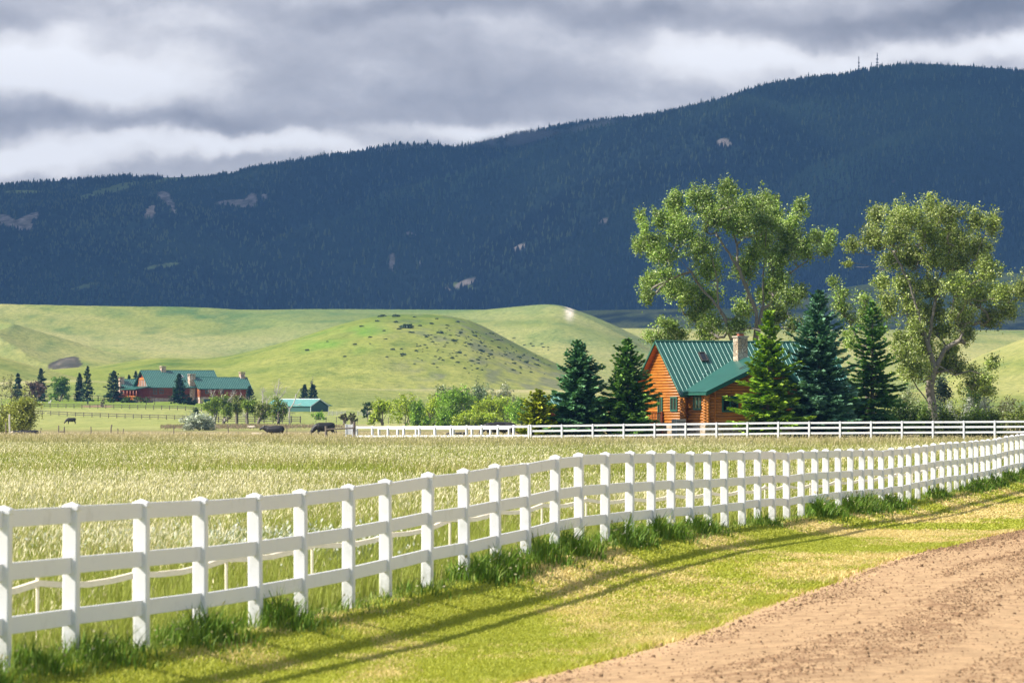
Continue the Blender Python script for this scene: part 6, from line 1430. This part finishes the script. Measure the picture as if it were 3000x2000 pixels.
# ================================================================ cattle
M_BLACK = mat('black_hide', (.012, .011, .012), .55, .4, 4, spec=.4); M_CREAM = mat('cream_hide', (.62, .52, .42), .7, .15, 4)
def cow(name, label, px, d, s=1.0, pose='graze', m_=None, flip=1, group=None, dz=0, rz_=0, head=None):
    b = MB(); L = pose == 'lie'; H0 = -.62 if L else 0
    if pose == 'lie': H0 = -.68
    b.tube([(1.12, 0, 1.10 + H0), (1.0, 0, 1.12 + H0), (.75, 0, 1.08 + H0), (.3, 0, 1.0 + H0), (-.25, 0, 1.0 + H0), (-.65, 0, 1.06 + H0), (-.85, 0, 1.08 + H0)], [.16, .34, .43, .49, .48, .42, .30], 10)
    if pose == 'graze': neck = [(-.7, 0, 1.08), (-1.0, 0, .92), (-1.25, 0, .62), (-1.38, 0, .45)]; hd = [(-1.30, 0, .56), (-1.42, 0, .40), (-1.55, 0, .20), (-1.62, 0, .10)]
    else: neck = [(-.7, 0, 1.12 + H0), (-1.0, 0, 1.22 + H0), (-1.2, 0, 1.30 + H0)]; hd = [(-1.12, 0, 1.34 + H0), (-1.30, 0, 1.26 + H0), (-1.52, 0, 1.10 + H0), (-1.62, 0, 1.04 + H0)]
    b.tube(neck, [.38, .30, .23, .18][:len(neck)], 8)
    b2 = b if not head else MB(); b2.tube(hd, [.12, .165, .12, .08], 8)
    for sg in (-1, 1): b2.tube([(hd[0][0], sg * .12, hd[0][2] + .04), (hd[0][0] + .04, sg * .32, hd[0][2] + .06)], [.05, .03], 5)
    if not L:
        for x_, y_, up_ in ((.85, .2, 1), (.92, -.2, 1), (-.55, .18, 0), (-.62, -.18, 0)):
            if up_: b.tube([(x_ - .02, y_, 1.0), (x_ - .06, y_, .68), (x_ + .10, y_, .42), (x_ + .06, y_, .08), (x_ + .02, y_, 0)], [.26, .19, .11, .08, .09], 7)
            else: b.tube([(x_, y_, .95), (x_, y_, .6), (x_ - .02, y_, .38), (x_, y_, .08), (x_ - .02, y_, 0)], [.21, .15, .10, .075, .09], 7)
    else:
        for x_, y_ in ((.7, .35), (.65, -.35), (-.6, .3), (-.65, -.3)): b.tube([(x_, y_ * .6, .3), (x_ - .2, y_, .12), (x_ - .5, y_ * 1.1, .08)], [.16, .1, .06], 6)
    b.tube([(1.12, 0, 1.16 + H0), (1.24, 0, .95 + H0), (1.22, 0, max(.1, .55 + H0)), (1.24, 0, max(.05, .35 + H0))], [.05, .03, .03, .06], 5)
    o = b.build('cow', m_ or M_BLACK, None, smooth=True); o.name = name
    rm = o.modifiers.new('fuse', 'REMESH'); rm.mode = 'VOXEL'; rm.voxel_size = .05; rm.use_smooth_shade = True
    sm = o.modifiers.new('smooth', 'SMOOTH'); sm.iterations = 4; sm.factor = .5
    x, y, z = spot(px, d, dz); o.location = (x, y, z); o.scale = (s * flip, s, s) if flip > 0 else (s, s, s); o.rotation_euler = (0, 0, rz_ + (math.pi if flip < 0 else 0)); tag(o, label, 'cow' if s > .7 else 'calf', group)
    if head: h_ = b2.build('head', head, o, smooth=True); rm = h_.modifiers.new('fuse', 'REMESH'); rm.mode = 'VOXEL'; rm.voxel_size = .05
    return o
cow('cow', 'large black cow grazing just left of the small white gate', 950, 690, 1.22, rz_=R(8))
cow('cow', 'black cow standing belly-deep in dry grass with its head level', 803, 640, 1.1, 'stand', dz=-.3, rz_=R(-6))
cow('cow', 'black cow grazing alone in the upper pasture below the ranch fences', 208, 1050, .85, rz_=R(5))
cow('calf', 'cream calf with a dark head lying left of the standing black cow', 752, 655, .62, 'lie', M_CREAM, flip=-1, head=M_BLACK)
cow('calf', 'cream calf lying on the brown strip above the standing black cow', 787, 850, .7, 'lie', M_CREAM)
cow('calf', 'small cream calf lying at the foot of the gnarled trees', 738, 880, .5, 'lie', M_CREAM)
cow('cow', 'black cow lying at the right foot of the big olive willow', 88, 640, .95, 'lie')
cow('cow', 'cream-faced cow lying beside the black one under the big olive willow', 62, 642, .85, 'lie', head=M_CREAM)
cow('cow', 'left one of two black cows behind the sunlit white fence', 1448, 505, 1.0, 'graze', dz=0, rz_=R(10))
cow('cow', 'right one of two black cows behind the sunlit white fence', 1478, 510, 1.02, 'graze', flip=-1, rz_=R(-10))
cow('calf', 'dark calf lying behind the white fence rails left of the two black cows', 1342, 480, .75, 'lie')
o = cow('calf', 'tiny dark calf resting left of the silver bush', 543, 620, .5, 'lie')
# small dark thing on the lawn: a garden swing
b = MB(); [b.tube([(x_, -.6, 0), (x_, 0, 2.0), (x_, .6, 0)], .06, 5) for x_ in (-1.1, 1.1)]; b.tube([(-1.1, 0, 2), (1.1, 0, 2)], .07, 5)
sw = empty('garden_swing', spot(441, 1420)); tag(sw, 'dark garden swing on the lawn in front of the lodge', 'swing'); b.build('swing_frame', M_DARKW, sw); b = MB(); b.box(-.7, .7, -.25, .25, .5, .58); b.box(-.7, .7, .2, .26, .58, 1.1); b.build('seat', M_DARKW, sw)
b = MB(); b.box(-.35, .35, -.3, .3, 0, .35); b.tube([(.2, 0, .3), (.5, 0, .75)], .12, 6); simple('garden_ornament', 'small pale ornament on the lodge lawn', 'ornament', b, plain('pale_stone', (.65, .62, .58), .8), spot(145, 1440))
# ---- rocks at the plateau edge
# ---------------------------------------------------------------- haze: the air between the lens and the mountain
hz = MB(); hz.box(-22000, 22000, -700, 21000, -120, 1240)
m = bpy.data.materials.new('haze'); m.use_nodes = True; t = NT(m.node_tree); t.n.clear()
o = t.add('ShaderNodeOutputMaterial'); pv = t.add('ShaderNodeVolumePrincipled')
pv.inputs['Color'].default_value = (.21, .48, 1.0, 1); pv.inputs['Density'].default_value = HAZE; pv.inputs['Anisotropy'].default_value = .1
t.l.new(pv.outputs[0], o.inputs['Volume'])
h = hz.build('haze', m); tag(h, 'blue air between the pasture and the mountain', 'haze', kind='stuff')

# ---- mist hanging along the ridge
m = bpy.data.materials.new('mist'); m.use_nodes = True; t = NT(m.node_tree); t.n.clear()
o = t.add('ShaderNodeOutputMaterial'); pv = t.add('ShaderNodeVolumePrincipled'); pv.inputs['Color'].default_value = (.92, .94, 1, 1)
tc = t.add('ShaderNodeTexCoord'); L = t.add('ShaderNodeVectorMath', operation='LENGTH'); t.put(L.inputs[0], tc.outputs['Object'])
fall = t.mapr(L.outputs['Value'], 1, .15, 0, 1, True); geo = t.add('ShaderNodeNewGeometry')
nz = t.mapr(t.noise(t.mapping(geo.outputs['Position'], (1, .4, 1.7)), .006, 4, .6), .42, .66, 0, 1, True)
t.l.new(t.math('MULTIPLY', t.math('MULTIPLY', fall, nz), .02), pv.inputs['Density']); t.l.new(pv.outputs[0], o.inputs['Volume'])
for px, py, d_, rx, ry, rz_ in ((1185, 446, 14300, 170, 150, 26), (1500, 408, 13700, 240, 160, 26), (1850, 362, 13600, 280, 160, 30), (2150, 300, 13500, 100, 120, 24)):
    bm = bmesh.new(); bmesh.ops.create_icosphere(bm, subdivisions=3, radius=1); me = bpy.data.meshes.new('mist'); bm.to_mesh(me); bm.free(); me.materials.append(m)
    o_ = bpy.data.objects.new('mist', me); COL.objects.link(o_); o_.location = up(px, py, d_); o_.scale = (rx * d_ / F * .8, ry, rz_ * d_ / F); o_.rotation_euler = (0, -.12, 0)
    tag(o_, 'thin white mist drifting over the ridge', 'mist', kind='stuff')
